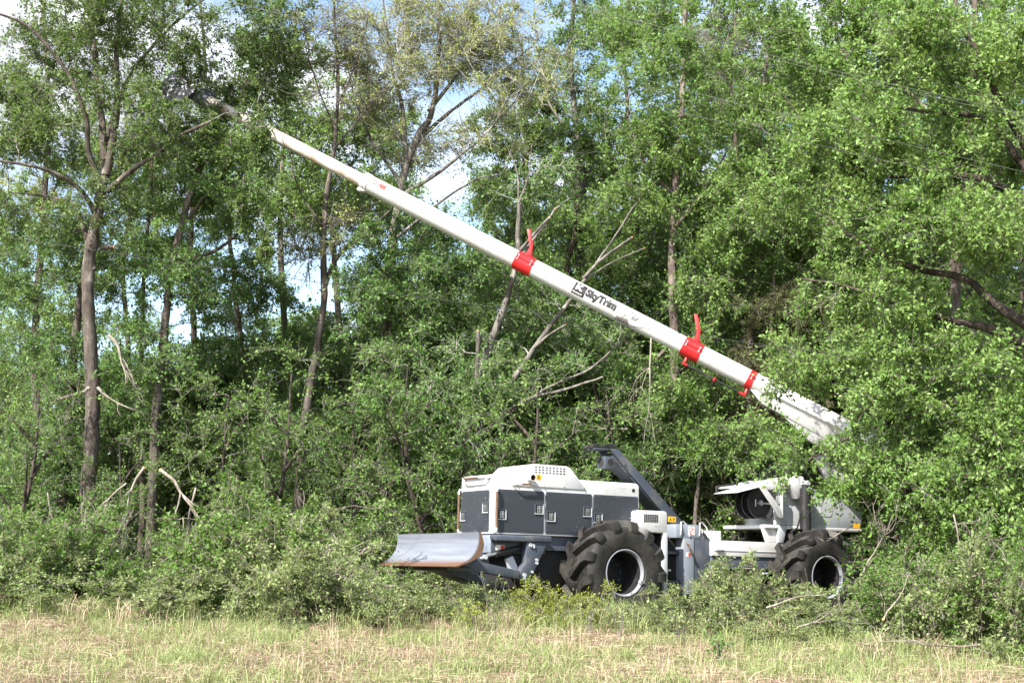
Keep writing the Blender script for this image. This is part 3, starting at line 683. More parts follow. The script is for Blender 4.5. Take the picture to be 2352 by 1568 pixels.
def clamp(x, w, horn, ring=True):
    b = MB(); xtube(b, x - w / 2, x + w / 2, RT + .007, M['red']); c = b.build('red_clamp', boom)
    b = MB(); b.box((x - w / 2 + .01, .150, .055), (x + w / 2 - .01, .205, .07), M['red']); b.box((x - w / 2 + .01, .160, .03), (x + w / 2 - .01, .200, .042), M['red']); b.build('clamp_flange', c)
    for t in ((-.36, .36) if w > .2 else (0,)):
        b = MB(); b.tube([(x + t * w, .188, .0), (x + t * w, .188, .098)], .011, M['chrome'], 8); b.build('bolt', c)
    if horn:
        b = MB()
        b.prism([(x - .06, .16), (x + .07, .16), (x + .06, .30), (x + .085, .36), (x + .27, .60), (x + .21, .63), (x + .02, .38), (x + .0, .32)], -.035, .02, M['red'])
        b.prism([(x - .13, .155), (x + .12, .155), (x + .05, .25), (x - .03, .25)], -.07, -.036, M['red'])
        b.build('guide_horn', c, bevel=.004)
    return c
clamp(x_c1, .37, True); clamp(x_c2, .36, True); clamp(x_c3, .12, False)
# guide rod under the boom
b = MB(); xtube(b, x_c3 - .02, x_c2 + .05, .019, M['black'], 10, y=.06, z=-.30); rod = b.build('guide_rod', boom)
b = MB(); b.lathe([(-.03, .0), (-.02, .035), (0, .05), (.02, .035), (.03, 0)], M['red'], seg=16); kn = b.build('rod_knob', boom); kn.location = ((x_c2 + x_c3) / 2 - .02, .06, -.30); kn.rotation_euler = (0, 0, R(90))
for xx in (x_c3 - .02, x_c2 + .02):
    b = MB(); b.tube([(xx, .03, -RT), (xx - .01, .05, -.26), (xx + (.02 if xx > x_c3 + .1 else -.02), .06, -.30), (xx + (-.08 if xx > x_c3 + .1 else .1), .06, -.30)], .026, M['red'], 10); b.build('rod_hook', boom)
# lower box boom
b = MB(); xtube(b, x_end - .10, x_end + .02, RT + .012, M['white']); b.build('base_collar', boom)
b = MB(); b.prism([(x_end + .18, -.17), (x_end - .02, -.08), (-.3, -.08), (-.3, -.36), (x_end - .1, -.30)], -.13, .12, M['midgrey']); b.prism([(x_end - .12, -.075), (x_end - .12, .0), (-.25, .0), (-.25, -.075)], .06, .185, M['white']); b.build('boom_channel', boom, bevel=.01)
b = MB(); b.prism([(x_end - .55, -.32), (x_end - 1.15, -.50), (x_end - 2.3, -.52), (x_end - 2.3, -.32)], -.10, .10, M['midgrey']); b.build('underside_gusset', boom, bevel=.01)
b = MB(); b.tube([(x_end - 1.6, .15, -.10), (.2, .16, -.10)], .045, M['chrome'], 12); b.build('extension_cylinder', boom)
b = MB(); b.prism([(.45, -.1), (-.32, .0), (-.45, -.35), (-.30, -.75), (.35, -.95), (.70, -.7)], -.5, -.19, M['midgrey']); b.build('boom_heel', boom, bevel=.02)
# tip and saw
b = MB(); xtube(b, x_tip - .02, x_tip + .16, RI + .018, M['slate'], 24); hd = b.build('saw_head', boom)
b = MB(); b.prism([(x_tip - .22, .10), (x_tip + .05, .16), (x_tip + .62, .07), (x_tip + .80, -.02), (x_tip + .62, -.10), (x_tip + .1, -.14)], -.05, .05, M['slate']); b.prism([(x_tip - .10, .13), (x_tip + .30, .13), (x_tip - .02, .27)], -.02, .02, M['slate']); b.build('saw_arm', hd, bevel=.01)
b = MB(); b.tube([(x_tip + .45, -.16, -.02), (x_tip + .45, .10, -.02)], .085, M['black'], 16); b.build('hydraulic_motor', hd)
b = MB(); nT = 48; V = []; F = []
for k in range(nT):
    for (dr, dw) in ((.0, 0), (.028, .25), (.0, .55)):
        w = 2 * math.pi * (k + dw) / nT
        V.append(((.36 + dr) * math.cos(w), 0.003, (.36 + dr) * math.sin(w)))
n3 = len(V); V2 = [(v[0], -.003, v[2]) for v in V]
F = [list(range(n3)), list(range(2 * n3 - 1, n3 - 1, -1))] + [[i, (i + 1) % n3, (i + 1) % n3 + n3, i + n3] for i in range(n3)]
b.add(V + V2, F, M['sawsteel']); saw = b.build('circular_saw', boom, smooth=False); saw.location = (x_saw - .02, .085, .02); saw.rotation_euler = (R(14), 0, R(-10))
b = MB(); b.lathe([(.004, .06), (.03, .055), (.03, 0)], M['slate'], seg=20); b.build('arbor', saw)

# lettering and marks that follow the tube
def patch(name, x0, x1, a0, a1, r, mat, parent=boom, nx=6, na=10, shear=0.0):
    """curved sheet on the tube; angle 0 faces the viewer, + is up; x falls from left to right"""
    V = []; F = []
    for i in range(nx + 1):
        for j in range(na + 1):
            a = R(a0 + (a1 - a0) * j / na); V.append((x0 + (x1 - x0) * i / nx + shear * j / na, r * math.cos(a), r * math.sin(a)))
    for i in range(nx):
        for j in range(na): k = i * (na + 1) + j; F.append((k, k + 1, k + na + 2, k + na + 1))
    b = MB(); b.add(V, F, mat); return b.build(name, parent)
def lettering(name, text, xl, a_base, h, r, mat, parent, squeeze=1.0, bold=0.012):
    cu = bpy.data.curves.new(name, 'FONT'); cu.body = text; cu.size = 1.0; cu.resolution_u = 3; cu.offset = bold
    ob = bpy.data.objects.new(name, cu); col.objects.link(ob)
    dg = bpy.context.evaluated_depsgraph_get(); me = bpy.data.meshes.new_from_object(ob.evaluated_get(dg))
    bpy.data.objects.remove(ob)
    bm = bmesh.new(); bm.from_mesh(me)
    for _ in range(2):
        lg = [e for e in bm.edges if abs(e.verts[0].co.y - e.verts[1].co.y) > 0.16]
        if lg: bmesh.ops.subdivide_edges(bm, edges=lg, cuts=2)
    bmesh.ops.triangulate(bm, faces=bm.faces)
    sc_ = h / 0.72
    for v in bm.verts:
        x, y = v.co.x * sc_ * squeeze, v.co.y * sc_; a = R(a_base) + y / r
        v.co = (xl - x, r * math.cos(a), r * math.sin(a))
    bm.to_mesh(me); bm.free(); me.materials.clear(); me.materials.append(mat)
    o = link(name, me, parent); return o
xk = bx_of(1336, 665)
lg = patch('logo_panel', xk + .135, xk - .115, -30, 48, RT + .003, M['decalblack'], nx=8)
lettering('logo_letter', 'K', xk + .095, 2, .115, RT + .006, M['sticker'], lg, 1.25, .03)
lettering('logo_text', 'Kershaw', xk + .115, -21, .032, RT + .006, M['sticker'], lg, 1.2, .02)
lettering('model_lettering', 'SkyTrim', xk - .13, -6, .14, RT + .003, M['decalblack'], boom, .95, .075)
lettering('model_number', '75G2', xk - .84, -6, .13, RT + .003, M['decalworn'], boom, .95, .07)
patch('scuffed_area', xk - .80, xk - 1.12, -62, -12, RT + .002, M['scuff'], nx=8, shear=.10)
x_dec = bx_of(868, 430)
patch('worn_red_decal', x_dec + .10, x_dec - .06, 4, 34, RT + .003, M['decalred'], shear=-.02)
patch('worn_red_decal', x_dec - .07, x_dec - .20, 2, 32, RT + .003, M['decalred'])
lettering('worn_decal_letters', 'AK', x_dec + .08, 8, .07, RT + .005, M['sticker'], boom, 1.2, .02)

# ------------------------------------------------------------------ vegetation toolkit (numpy)
def unit(a): return a / (np.linalg.norm(a, axis=-1, keepdims=True) + 1e-9)
def quads_mesh(name, V, F, mat, tint=None, smooth=False):
    me = bpy.data.meshes.new(name)
    V = np.ascontiguousarray(V, dtype=np.float32); F = np.ascontiguousarray(F, dtype=np.int32)
    me.vertices.add(len(V)); me.vertices.foreach_set('co', V.ravel())
    nf = len(F); me.loops.add(nf * 4); me.loops.foreach_set('vertex_index', F.ravel())
    me.polygons.add(nf); me.polygons.foreach_set('loop_start', np.arange(nf, dtype=np.int32) * 4)
    if smooth: me.polygons.foreach_set('use_smooth', np.ones(nf, dtype=bool))
    if isinstance(mat, (list, tuple)):
        for m in mat: me.materials.append(m)
    else: me.materials.append(mat)
    if tint is not None:
        a = me.attributes.new('tint', 'FLOAT', 'FACE'); a.data.foreach_set('value', np.ascontiguousarray(tint, dtype=np.float32))
    me.update(calc_edges=True)
    return me
def tubes(P, r, sides):
    """P (B,N,3) centre lines, r (B,N) radii -> verts, quads"""
    B, N, _ = P.shape
    T = np.empty_like(P); T[:, 1:-1] = P[:, 2:] - P[:, :-2]; T[:, 0] = P[:, 1] - P[:, 0]; T[:, -1] = P[:, -1] - P[:, -2]
    T = unit(T)
    h = np.where(np.abs(T[:, :1, 2:3]) < 0.85, np.array([0, 0, 1.0]), np.array([1.0, 0, 0]))
    a = unit(np.cross(T, np.broadcast_to(h, T.shape))); b = np.cross(a, T)
    w = 2 * np.pi * np.arange(sides) / sides
    V = P[:, :, None, :] + r[:, :, None, None] * (np.cos(w)[:, None] * a[:, :, None, :] + np.sin(w)[:, None] * b[:, :, None, :])
    idx = np.arange(B * N * sides).reshape(B, N, sides); nx = np.roll(idx, -1, axis=2)
    F = np.stack([idx[:, :-1], nx[:, :-1], nx[:, 1:], idx[:, 1:]], -1).reshape(-1, 4)
    return V.reshape(-1, 3), F
def join(parts):
    Vs, Fs, k = [], [], 0
    for V, F in parts:
        if len(V) == 0: continue
        Vs.append(V); Fs.append(F + k); k += len(V)
    return np.concatenate(Vs), np.concatenate(Fs)
def spline(pts, n):
    """Catmull-Rom through pts, n samples"""
    p = np.array(pts, float); p = np.vstack([2 * p[0] - p[1], p, 2 * p[-1] - p[-2]]); m = len(p) - 3
    t = np.linspace(0, m - 1e-6, n); i = t.astype(int); f = (t - i)[:, None]
    a, b, c, d = p[i], p[i + 1], p[i + 2], p[i + 3]
    return 0.5 * ((2 * b) + (-a + c) * f + (2 * a - 5 * b + 4 * c - d) * f ** 2 + (-a + 3 * b - 3 * c + d) * f ** 3)
def limb(pts, r0, r1, rng, wob=0.025):
    pts = np.array(pts, float); L = np.linalg.norm(np.diff(pts, axis=0), axis=1).sum(); n = int(np.clip(L / 0.16, 6, 60))
    q = spline(pts, n); w = np.cumsum(rng.normal(0, wob * 0.35, (n, 3)), 0); w -= np.linspace(0, 1, n)[:, None] * w[-1]; q = q + w
    t = np.linspace(0, 1, n); r = r0 + (r1 - r0) * t ** 0.9
    r = r * (1 + 0.06 * rng.normal(size=n))
    return q, np.maximum(r, 0.003)
def limb_mesh(limbs, sides=10):
    return join([tubes(q[None], r[None], sides) for q, r in limbs])

def leaf_quads(base, d, L, W, rng, upbias=0.55):
    """one folded diamond leaf at each base along d"""
    n = len(base)
    nor = rng.normal(size=(n, 3)) + np.array([-.30, -.62, .95]) * (upbias * 1.5); nor = unit(nor)     # leaves turn to the light
    d = unit(d); s = unit(np.cross(nor, d)); nn = np.cross(d, s)
    L = L[:, None]; W = W[:, None]
    mid = base + d * L * 0.45 - nn * L * 0.04
    tip = base + d * L - nn * L * rng.uniform(-0.05, 0.22, (n, 1))
    fold = nn * W * rng.uniform(0.0, 0.35, (n, 1))
    V = np.stack([base, mid + s * W * 0.5 + fold, tip, mid - s * W * 0.5 + fold], 1).reshape(-1, 3)
    F = np.arange(n * 4).reshape(n, 4)
    return V, F
def twigs_and_leaves(start, out, rng, nt, lt, nl, Ls, Ws, spread=0.9, droop=0.15, clump=None, upbias=0.55, tintc=None):
    """nt twigs at each start point, each with nl leaves"""
    n = len(start); S = np.repeat(start, nt, 0); O = np.repeat(out, nt, 0)
    D = unit(O * 0.6 + rng.normal(0, spread * 0.55, (len(S), 3)) + np.array([0, 0, 0.12]))
    ln = lt * rng.uniform(0.45, 1.25, (len(S), 1))
    P0 = S; P1 = S + D * ln * 0.5 + rng.normal(0, 0.03 * lt, S.shape); P2 = S + D * ln + np.array([0, 0, -1.0]) * droop * ln
    P = np.stack([P0, P1, P2], 1)
    r = np.stack([np.full(len(S), .0045), np.full(len(S), .0032), np.full(len(S), .0018)], 1)
    t = rng.uniform(0.12, 1.03, (len(S), nl, 1)); 
    Q = (1 - t) ** 2 * P0[:, None] + 2 * t * (1 - t) * P1[:, None] + t * t * P2[:, None]
    td = unit((P2 - P0))[:, None] * 0.7 + rng.normal(0, 0.75, Q.shape)
    Q = Q + rng.normal(0, 0.02, Q.shape)
    base = Q.reshape(-1, 3); d = td.reshape(-1, 3); m = len(base)
    sz = rng.uniform(0.5, 1.45, m); L = Ls * sz; W = Ws * sz * rng.uniform(0.75, 1.2, m)
    tint = np.repeat((rng.normal(0.42, 0.16, n) if tintc is None else tintc), nt * nl) + rng.normal(0, 0.15, m)
    return (P, r), leaf_quads(base, d, L, W, rng, upbias), np.clip(tint, 0, 1)

def grow(name, limbs, blobs, rng, bark, leaf, n_end=120, nt=7, lt=0.38, nl=9, Ls=0.062, Ws=0.034, sides=10, bare=0.0, droop=0.15,
         root=None, label=None, cat='tree', group=None, br=0.02, trunk_name='trunk', spread=0.9, crown_name='crown', upbias=0.55, tm=0.42, local=False, extra_twigs=0, clump=1.0):
    """limbs: list of (points, radii) already built; blobs: (centre, radii xyz, weight). Everything in world coordinates."""
    nodes_ = np.concatenate([q for q, r in limbs]); nr = np.concatenate([r for q, r in limbs])
    # branch ends, clustered inside the crown volumes
    wts = np.array([b_[2] for b_ in blobs], float); wts /= wts.sum()
    ends = []
    for (c, rad, w), k in zip(blobs, np.round(wts * n_end).astype(int)):
        if k < 1: continue
        nc = max(3, k // 6)                                   # clumps first, then branch ends inside each clump
        u = unit(rng.normal(size=(nc, 3))) * (rng.uniform(0.10, 1.0, (nc, 1)) ** 0.42)
        cc = np.array(c) + u * np.array(rad)
        ends.append(cc[rng.integers(0, nc, k)] + rng.normal(0, 1.0, (k, 3)) * np.array([.34, .34, .20]) * clump)
    E = np.concatenate(ends)
    d0 = np.min(np.linalg.norm(E[:, None] - nodes_[None, ::2], axis=2), axis=1) if len(E) * len(nodes_) < 6e6 else np.linalg.norm(E - nodes_.mean(0), axis=1)
    E = E[np.argsort(d0)]
    cap = len(nodes_) + len(E) * 6; NP = np.empty((cap, 3)); NR = np.empty(cap); k = len(nodes_); NP[:k] = nodes_; NR[:k] = nr
    PB = []; RB = []; OUT = []
    tt = np.linspace(0, 1, 6)[:, None]
    for e in E:
        dv = e - NP[:k]; dist = np.sqrt((dv ** 2).sum(1)); cost = dist + 0.55 * np.maximum(0, -dv[:, 2]) - 0.35 * np.minimum(NR[:k] * 6, .4)
        j = int(np.argmin(cost)); p = NP[j]; L = dist[j] + 1e-3
        ctrl = (p + e) / 2 + np.array([0, 0, 0.16 * L]) + rng.normal(0, 0.10 * L, 3)
        q = (1 - tt) ** 2 * p + 2 * tt * (1 - tt) * ctrl + tt ** 2 * e
        q[1:-1] += rng.normal(0, 0.03 * L, (4, 3))
        rs = min(NR[j] * 0.75, 0.006 + br * 0.5 * L); rr = rs + (0.0045 - rs) * tt[:, 0]; rr = np.maximum(rr, 0.004)
        PB.append(q); RB.append(rr); OUT.append(unit(e - p))
        NP[k:k + 5] = q[1:]; NR[k:k + 5] = rr[1:]; k += 5
    PB = np.array(PB); RB = np.array(RB); OUT = np.array(OUT)
    # twigs spring from the outer half of every branch
    starts = np.concatenate([PB[:, 5], PB[:, 4], PB[:, 3]]); outs = np.concatenate([OUT, OUT, OUT])
    keep = np.concatenate([np.ones(len(PB), bool), rng.uniform(size=len(PB)) < .85, rng.uniform(size=len(PB)) < .55])
    starts, outs = starts[keep], outs[keep]
    tw, lv, tint = twigs_and_leaves(starts, outs, rng, nt, lt, nl, Ls, Ws, spread=spread, droop=droop, upbias=upbias, tintc=rng.normal(tm, 0.15, len(starts)))
    parts = [tubes(PB, RB, 4), tubes(tw[0], tw[1], 3)]
    if extra_twigs:
        s2 = PB[:, 2:6].reshape(-1, 3); o2 = np.repeat(OUT, 4, 0); D = unit(o2 + rng.normal(0, .7, o2.shape))
        l2 = rng.uniform(.25, .9, (len(s2), 1)) * extra_twigs
        PP = np.stack([s2, s2 + D * l2 * .5 + rng.normal(0, .05, s2.shape), s2 + D * l2 + np.array([0, 0, .1]) * l2], 1)
        parts.append(tubes(PP, np.stack([np.full(len(s2), .009), np.full(len(s2), .006), np.full(len(s2), .003)], 1), 3))
    base = limbs[0][0][0]
    if root is None:
        root = empty(name, base, label, cat, group)
    off = np.array(root.location)
    V, F = limb_mesh(limbs, sides); link(trunk_name, quads_mesh(trunk_name, V - off, F, M[bark], smooth=True), root)
    V, F = join(parts); link('branches', quads_mesh('branches', V - off, F, M[{'barkpale': 'palewood', 'deadwood': 'deadwood'}.get(bark, 'twig')], smooth=True), root)
    V, F = lv
    if bare > 0:
        kp = rng.uniform(size=len(F)) > bare; V = V.reshape(-1, 4, 3)[kp].reshape(-1, 3); tint = tint[kp]; F = np.arange(len(V)).reshape(-1, 4)
    link(crown_name, quads_mesh(crown_name, V - off, F, M[leaf], tint), root)
    return root
def px_limb(pts, Y, r0, r1, rng, wob=0.02, dy=0.0):
    """limb through survey points; Y may drift by dy from base to tip"""
    n = len(pts); return limb([at(u, v, Y + dy * i / max(1, n - 1)) for i, (u, v) in enumerate(pts)], r0, r1, rng, wob)
def px_blob(u, v, ru, rv, Y, ry=None, w=None):
    c = at(u, v, Y); k = Y / FPX
    return (c, (ru * k, ry if ry else (ru + rv) * 0.5 * k, rv * k), w if w else ru * rv)
def ground_foot(u, Y):
    p = at(u, 1200, Y); p[2] = float(gz(p[0], p[1])) - 0.05; return p
def stump_cut(limb_, root, name='cut_end'):
    """pale saw-cut face on a lopped limb"""
    q, r = limb_; d = unit(q[-1] - q[-2]); b = MB(); o = np.array(root.location)
    b.tube([q[-1] - d * .005 - o, q[-1] + d * .012 - o], float(r[-1]) * 1.02, M['cutwood'], 10); b.build(name, root)

# ------------------------------------------------------------------ trees that can be told apart
rg = lambda s: np.random.default_rng(s)
# big brown-barked tree on the left, its crown over the saw
r = rg(1); Y = 25.0; f = ground_foot(205, Y)
main = limb([f, at(207, 1130, Y), at(216, 950, Y), at(212, 800, Y), at(204, 640, Y), at(222, 500, Y), at(240, 405, Y)], .155, .095, r)
L1 = [main, px_limb([(240, 405), (236, 300), (222, 190), (212, 80), (190, -80)], Y, .085, .04, r, dy=.6),
      px_limb([(244, 400), (262, 300), (270, 200), (268, 100), (292, -80)], Y, .08, .035, r, dy=-.5),
      px_limb([(236, 430), (205, 350), (195, 260), (150, 160), (60, 60), (-40, 20)], Y, .06, .02, r, dy=-1.2),
      px_limb([(226, 500), (190, 440), (140, 400), (80, 380), (-30, 365)], Y, .06, .02, r, dy=-1.0),
      px_limb([(246, 440), (300, 390), (350, 360), (410, 310), (470, 285)], Y, .06, .03, r, dy=-.5),
      px_limb([(214, 620), (185, 510), (165, 470), (100, 455), (20, 440)], Y, .05, .015, r, dy=.8),
      px_limb([(238, 330), (300, 180), (400, 60), (520, -40)], Y, .05, .02, r, dy=.8),
      px_limb([(235, 570), (262, 568)], Y, .05, .045, r)]
bl = [px_blob(110, 130, 190, 140, Y, 1.6), px_blob(330, 90, 190, 130, Y, 1.6), px_blob(560, 60, 180, 90, Y + .6, 1.2), px_blob(60, 330, 120, 110, Y, 1.3),
      px_blob(330, 290, 170, 90, Y - .3, 1.2), px_blob(560, 230, 130, 90, Y + .8, 1.0), px_blob(250, 430, 130, 70, Y, 1.2, 5000), px_blob(60, 480, 110, 60, Y, 1.0, 4000)]
big = grow('broadleaf_tree', L1, bl, r, 'bark', 'leafdark', n_end=400, nt=8, lt=.42, nl=9, Ls=.058, Ws=.032, label='tall brown barked tree on the left whose crown the saw is cutting into')
stump_cut(L1[-1], big)
# leaning grey trunk behind it
def slender(seed, pts, Y, r0, r1, bark, leaf, blobs, label, n_end=110, extra=(), cuts=(), **kw):
    r = rg(seed); f = ground_foot(pts[0][0], Y)
    m = limb([f] + [at(u, v, Y) for u, v in pts], r0, r1, r)
    L = [m] + [px_limb(p, Y, a, b_, r, dy=dy) for p, a, b_, dy in extra]
    t = grow('broadleaf_tree' if 'name' not in kw else kw.pop('name'), L, [px_blob(*b_) for b_ in blobs], r, bark, leaf, n_end=n_end, label=label, **kw)
    for i in cuts: stump_cut(L[i], t)
    return t
slender(2, [(145, 1150), (160, 1000), (185, 740), (215, 560), (238, 430), (250, 300)], 27.5, .13, .05, 'bark', 'leafwood',
        [(80, 640, 110, 110, 27.5), (250, 560, 110, 80, 27.3), (160, 820, 130, 110, 27)], 'leaning grey trunk just left of the tall brown barked tree', n_end=120)
slender(3, [(325, 1150), (322, 1000), (330, 800), (336, 600), (345, 450), (352, 320)], 27, .07, .025, 'barkdark', 'leafwood',
        [(330, 640, 90, 90, 27), (380, 480, 90, 60, 26.6), (310, 900, 100, 110, 26.6)], 'slim straight dark trunk right of the tall brown barked tree', n_end=90)
slender(4, [(350, 1150), (362, 900), (385, 690), (420, 520), (455, 400), (490, 300), (540, 180)], 26, .11, .04, 'bark', 'leafwood',
        [(480, 380, 110, 60, 26), (560, 450, 80, 110, 25.6), (430, 640, 110, 80, 26), (350, 800, 90, 90, 25.6), (620, 180, 110, 90, 26.5)],
        'right leaning trunk below the sawn off boom tip', n_end=190, extra=[([(420, 520), (480, 440), (540, 400)], .04, .015, -.4), ([(440, 600), (520, 560), (600, 480)], .05, .015, .4)])
slender(5, [(575, 1150), (570, 1000), (560, 780), (545, 640), (530, 540), (520, 430)], 29, .085, .035, 'barkpink', 'leafwood',
        [(560, 640, 100, 110, 29), (520, 520, 80, 70, 28.6), (600, 850, 110, 120, 28.6)], 'thin pale pinkish trunk midway between boom and left tree', n_end=130)
slender(6, [(680, 1250), (690, 1050), (705, 920), (725, 800), (742, 680), (738, 560), (750, 450), (768, 330), (776, 180), (770, 50), (764, -60)], 26.3, .105, .022, 'bark', 'leafpale',
        [(770, 90, 90, 110, 26.3, .9), (700, 150, 60, 60, 26.5, .7), (800, 260, 60, 60, 26.2, .6), (680, 560, 60, 60, 26.3), (830, 560, 60, 50, 26.3)], 'tall slender straight grey trunk that crosses behind the thin end of the boom',
        n_end=120, nl=4, nt=4, Ls=.05, Ws=.028, extra_twigs=1.0, extra=[([(742, 672), (770, 595), (830, 540), (900, 480)], .055, .02, .4), ([(772, 300), (730, 200), (700, 100)], .025, .008, .3), ([(774, 240), (820, 140), (850, 30)], .025, .008, -.3), ([(768, 340), (840, 250), (900, 180)], .022, .007, .2), ([(745, 520), (690, 440), (660, 330)], .022, .007, .2)])
# lopped clump of pale stems behind the machine
r = rg(7); Y = 25.6; f = ground_foot(1068, Y)
st = [limb([f, at(1066, 1050, Y), at(1100, 900, Y), at(1130, 780, Y), at(1165, 680, Y), at(1190, 580, Y), at(1192, 470, Y)], .105, .042, r),
      limb([f + [.12, .1, 0], at(1080, 1050, Y), at(1120, 960, Y), at(1180, 870, Y), at(1240, 780, Y), at(1300, 700, Y), at(1345, 640, Y)], .08, .034, r),
      px_limb([(1075, 1060), (1120, 985), (1200, 920), (1300, 890), (1385, 865)], Y, .05, .02, r, dy=-.6),
      px_limb([(1150, 960), (1260, 890), (1350, 850), (1420, 790), (1445, 760)], Y, .035, .012, r, dy=-.4),
      px_limb([(1225, 800), (1260, 770), (1300, 745)], Y, .03, .02, r, dy=-.2),
      px_limb([(1092, 1000), (1094, 900), (1098, 760)], Y, .05, .042, r, dy=-.3),
      px_limb([(1195, 575), (1225, 540), (1262, 500)], Y, .034, .026, r, dy=-.2),
      px_limb([(1190, 600), (1240, 530), (1275, 480)], Y, .03, .022, r, dy=.3),
      px_limb([(1340, 640), (1390, 590), (1452, 545)], Y, .035, .02, r, dy=-.2),
      px_limb([(1345, 640), (1410, 600), (1480, 570)], Y, .02, .01, r, dy=.2),
      px_limb([(1335, 650), (1400, 560), (1450, 480), (1475, 445)], Y, .025, .008, r, dy=.5),
      px_limb([(1192, 470), (1185, 390), (1160, 330)], Y, .02, .006, r, dy=.2), px_limb([(1192, 470), (1215, 400), (1222, 330)], Y, .02, .006, r, dy=-.2)]
cl = grow('lopped_tree', st, [px_blob(1000, 820, 110, 130, Y + .6), px_blob(1180, 720, 120, 110, Y + .8), px_blob(1060, 980, 120, 110, Y), px_blob(1300, 820, 110, 90, Y + .6), px_blob(1220, 420, 70, 60, Y + .8, .6)], r, 'barkpale', 'leafwood',
          n_end=200, label='pale lopped clump of stems with orange saw cuts behind the machine')
for i in (4, 5, 6, 7, 8, 9): stump_cut(st[i], cl)
slender(8, [(1265, 1200), (1268, 1000), (1275, 850), (1285, 700), (1300, 600), (1322, 530), (1330, 380)], 28.5, .125, .07, 'barkdark', 'leaf',
        [(1280, 620, 110, 90, 28.5), (1380, 520, 110, 90, 28.2), (1240, 800, 100, 110, 28.2)], 'thick dark trunk behind the middle of the boom', n_end=150)
slender(9, [(1545, 1150), (1551, 850), (1548, 700), (1548, 540), (1555, 400), (1570, 200), (1575, 0)], 26.6, .115, .05, 'barkpink', 'leaf',
        [(1555, 430, 60, 90, 26.1), (1560, 230, 130, 150, 26.2), (1640, 420, 110, 110, 26.6), (1480, 430, 100, 100, 26.6), (1520, 90, 130, 110, 27), (1630, 620, 90, 90, 26.4)], 'pale vine covered trunk behind the second red clamp', n_end=260,
        extra=[([(1550, 780), (1500, 830), (1440, 870), (1370, 880)], .05, .012, .4), ([(1550, 520), (1620, 430), (1680, 330)], .05, .015, -.4), ([(1552, 450), (1480, 370), (1440, 260)], .045, .012, .5)])
# pale tree just coming into leaf, top centre
slender(10, [(880, 1200), (882, 900), (892, 600), (922, 420), (950, 325), (985, 255), (1003, 130), (1000, -60)], 27.2, .14, .035, 'barkpale', 'leafpale',
        [(1000, 120, 170, 130, 27.2, 1.3), (1120, 180, 130, 130, 27.2, 1.2), (880, 170, 90, 120, 27.2, 1.1), (960, 30, 190, 80, 27.2, 1.3), (1180, 70, 100, 90, 27.4, 1.1), (1040, 320, 120, 70, 27.0, .8)],
        'pale spreading tree just coming into leaf at the top centre', n_end=420, nt=5, nl=7, lt=.42, Ls=.05, Ws=.03, extra_twigs=1.1, br=.022, spread=.7,
        extra=[([(935, 375), (925, 250), (900, 150), (880, 0)], .06, .015, -.5), ([(950, 330), (1030, 260), (1120, 190), (1240, 90)], .055, .012, .5), ([(905, 460), (1000, 400), (1090, 330), (1200, 215)], .055, .012, -.6),
               ([(985, 255), (1060, 160), (1120, 60), (1150, -60)], .045, .012, .3), ([(922, 420), (860, 330), (820, 230), (790, 120)], .04, .01, .5), ([(892, 560), (990, 480), (1080, 420), (1150, 400)], .04, .01, -.3)])
slender(11, [(1345, 1150), (1335, 700), (1338, 450), (1325, 300), (1310, 150), (1322, -60)], 29.5, .14, .05, 'barkpale', 'leaf',
        [(1380, 120, 120, 130, 29.5), (1330, 330, 120, 110, 29.3), (1440, 300, 90, 110, 29.3), (1300, 40, 130, 80, 29.5), (1250, 480, 100, 80, 29)], 'tall green crowned tree right of the pale budding tree', n_end=260,
        extra=[([(1335, 420), (1400, 330), (1450, 250)], .05, .015, -.4), ([(1328, 320), (1270, 250), (1240, 150)], .04, .012, .4)])
slender(12, [(1205, 1000), (1208, 600), (1206, 350), (1200, 180), (1196, 100)], 32, .12, .03, 'barkdark', 'leafdark',
        [(1205, 240, 55, 100, 32, .7), (1170, 330, 60, 70, 32, .7), (1230, 160, 40, 60, 32, .5), (1240, 330, 55, 60, 32, .6), (1180, 480, 70, 90, 32)], 'narrow dark green tree behind the pale budding tree', n_end=130, nt=11, nl=10)
slender(13, [(1680, 700), (1690, 450), (1684, 300), (1680, 200), (1690, 60), (1695, -60)], 30, .10, .012, 'barkdark', 'leafpale',
        [(1685, 120, 70, 120, 30, .8), (1640, 60, 60, 70, 30, .7), (1740, 200, 60, 80, 30, .7)], 'nearly bare twiggy treetop against grey cloud at upper right', n_end=100, nt=4, nl=2, extra_twigs=.9, Ls=.04, Ws=.024)
slender(19, [(90, 1150), (80, 800), (95, 500), (110, 250), (100, 20), (100, -60)], 31, .11, .04, 'bark', 'leaf',
        [(60, 560, 130, 150, 31), (170, 330, 140, 150, 31), (40, 220, 110, 150, 31), (160, 690, 120, 90, 30.6)], 'far tree with bright leaves seen between the limbs at upper left', n_end=320, nt=7, nl=8, tm=.55, extra=[([(95, 480), (160, 380), (220, 300)], .04, .012, .3)])
slender(20, [(440, 1150), (446, 800), (440, 560), (452, 380), (470, 200), (460, 0)], 31.5, .10, .03, 'barkdark', 'leaf',
        [(430, 560, 130, 120, 31.5), (350, 420, 110, 100, 31.5), (520, 330, 130, 110, 31.5), (420, 230, 120, 90, 31.5)], 'far tree with bright leaves seen below the saw', n_end=300, nt=7, nl=8, tm=.55)
slender(21, [(640, 1150), (650, 800), (640, 560), (648, 400), (660, 250), (690, 100)], 30.5, .11, .03, 'bark', 'leaf',
        [(640, 560, 110, 120, 30.5), (700, 420, 110, 100, 30.5), (600, 380, 100, 100, 30.5), (830, 480, 110, 100, 30.5), (850, 330, 90, 90, 30.8)], 'green tree filling the space under the thin end of the boom', n_end=240, nt=7, nl=8, tm=.45,
        extra=[([(645, 520), (740, 460), (840, 430)], .04, .012, .3)])
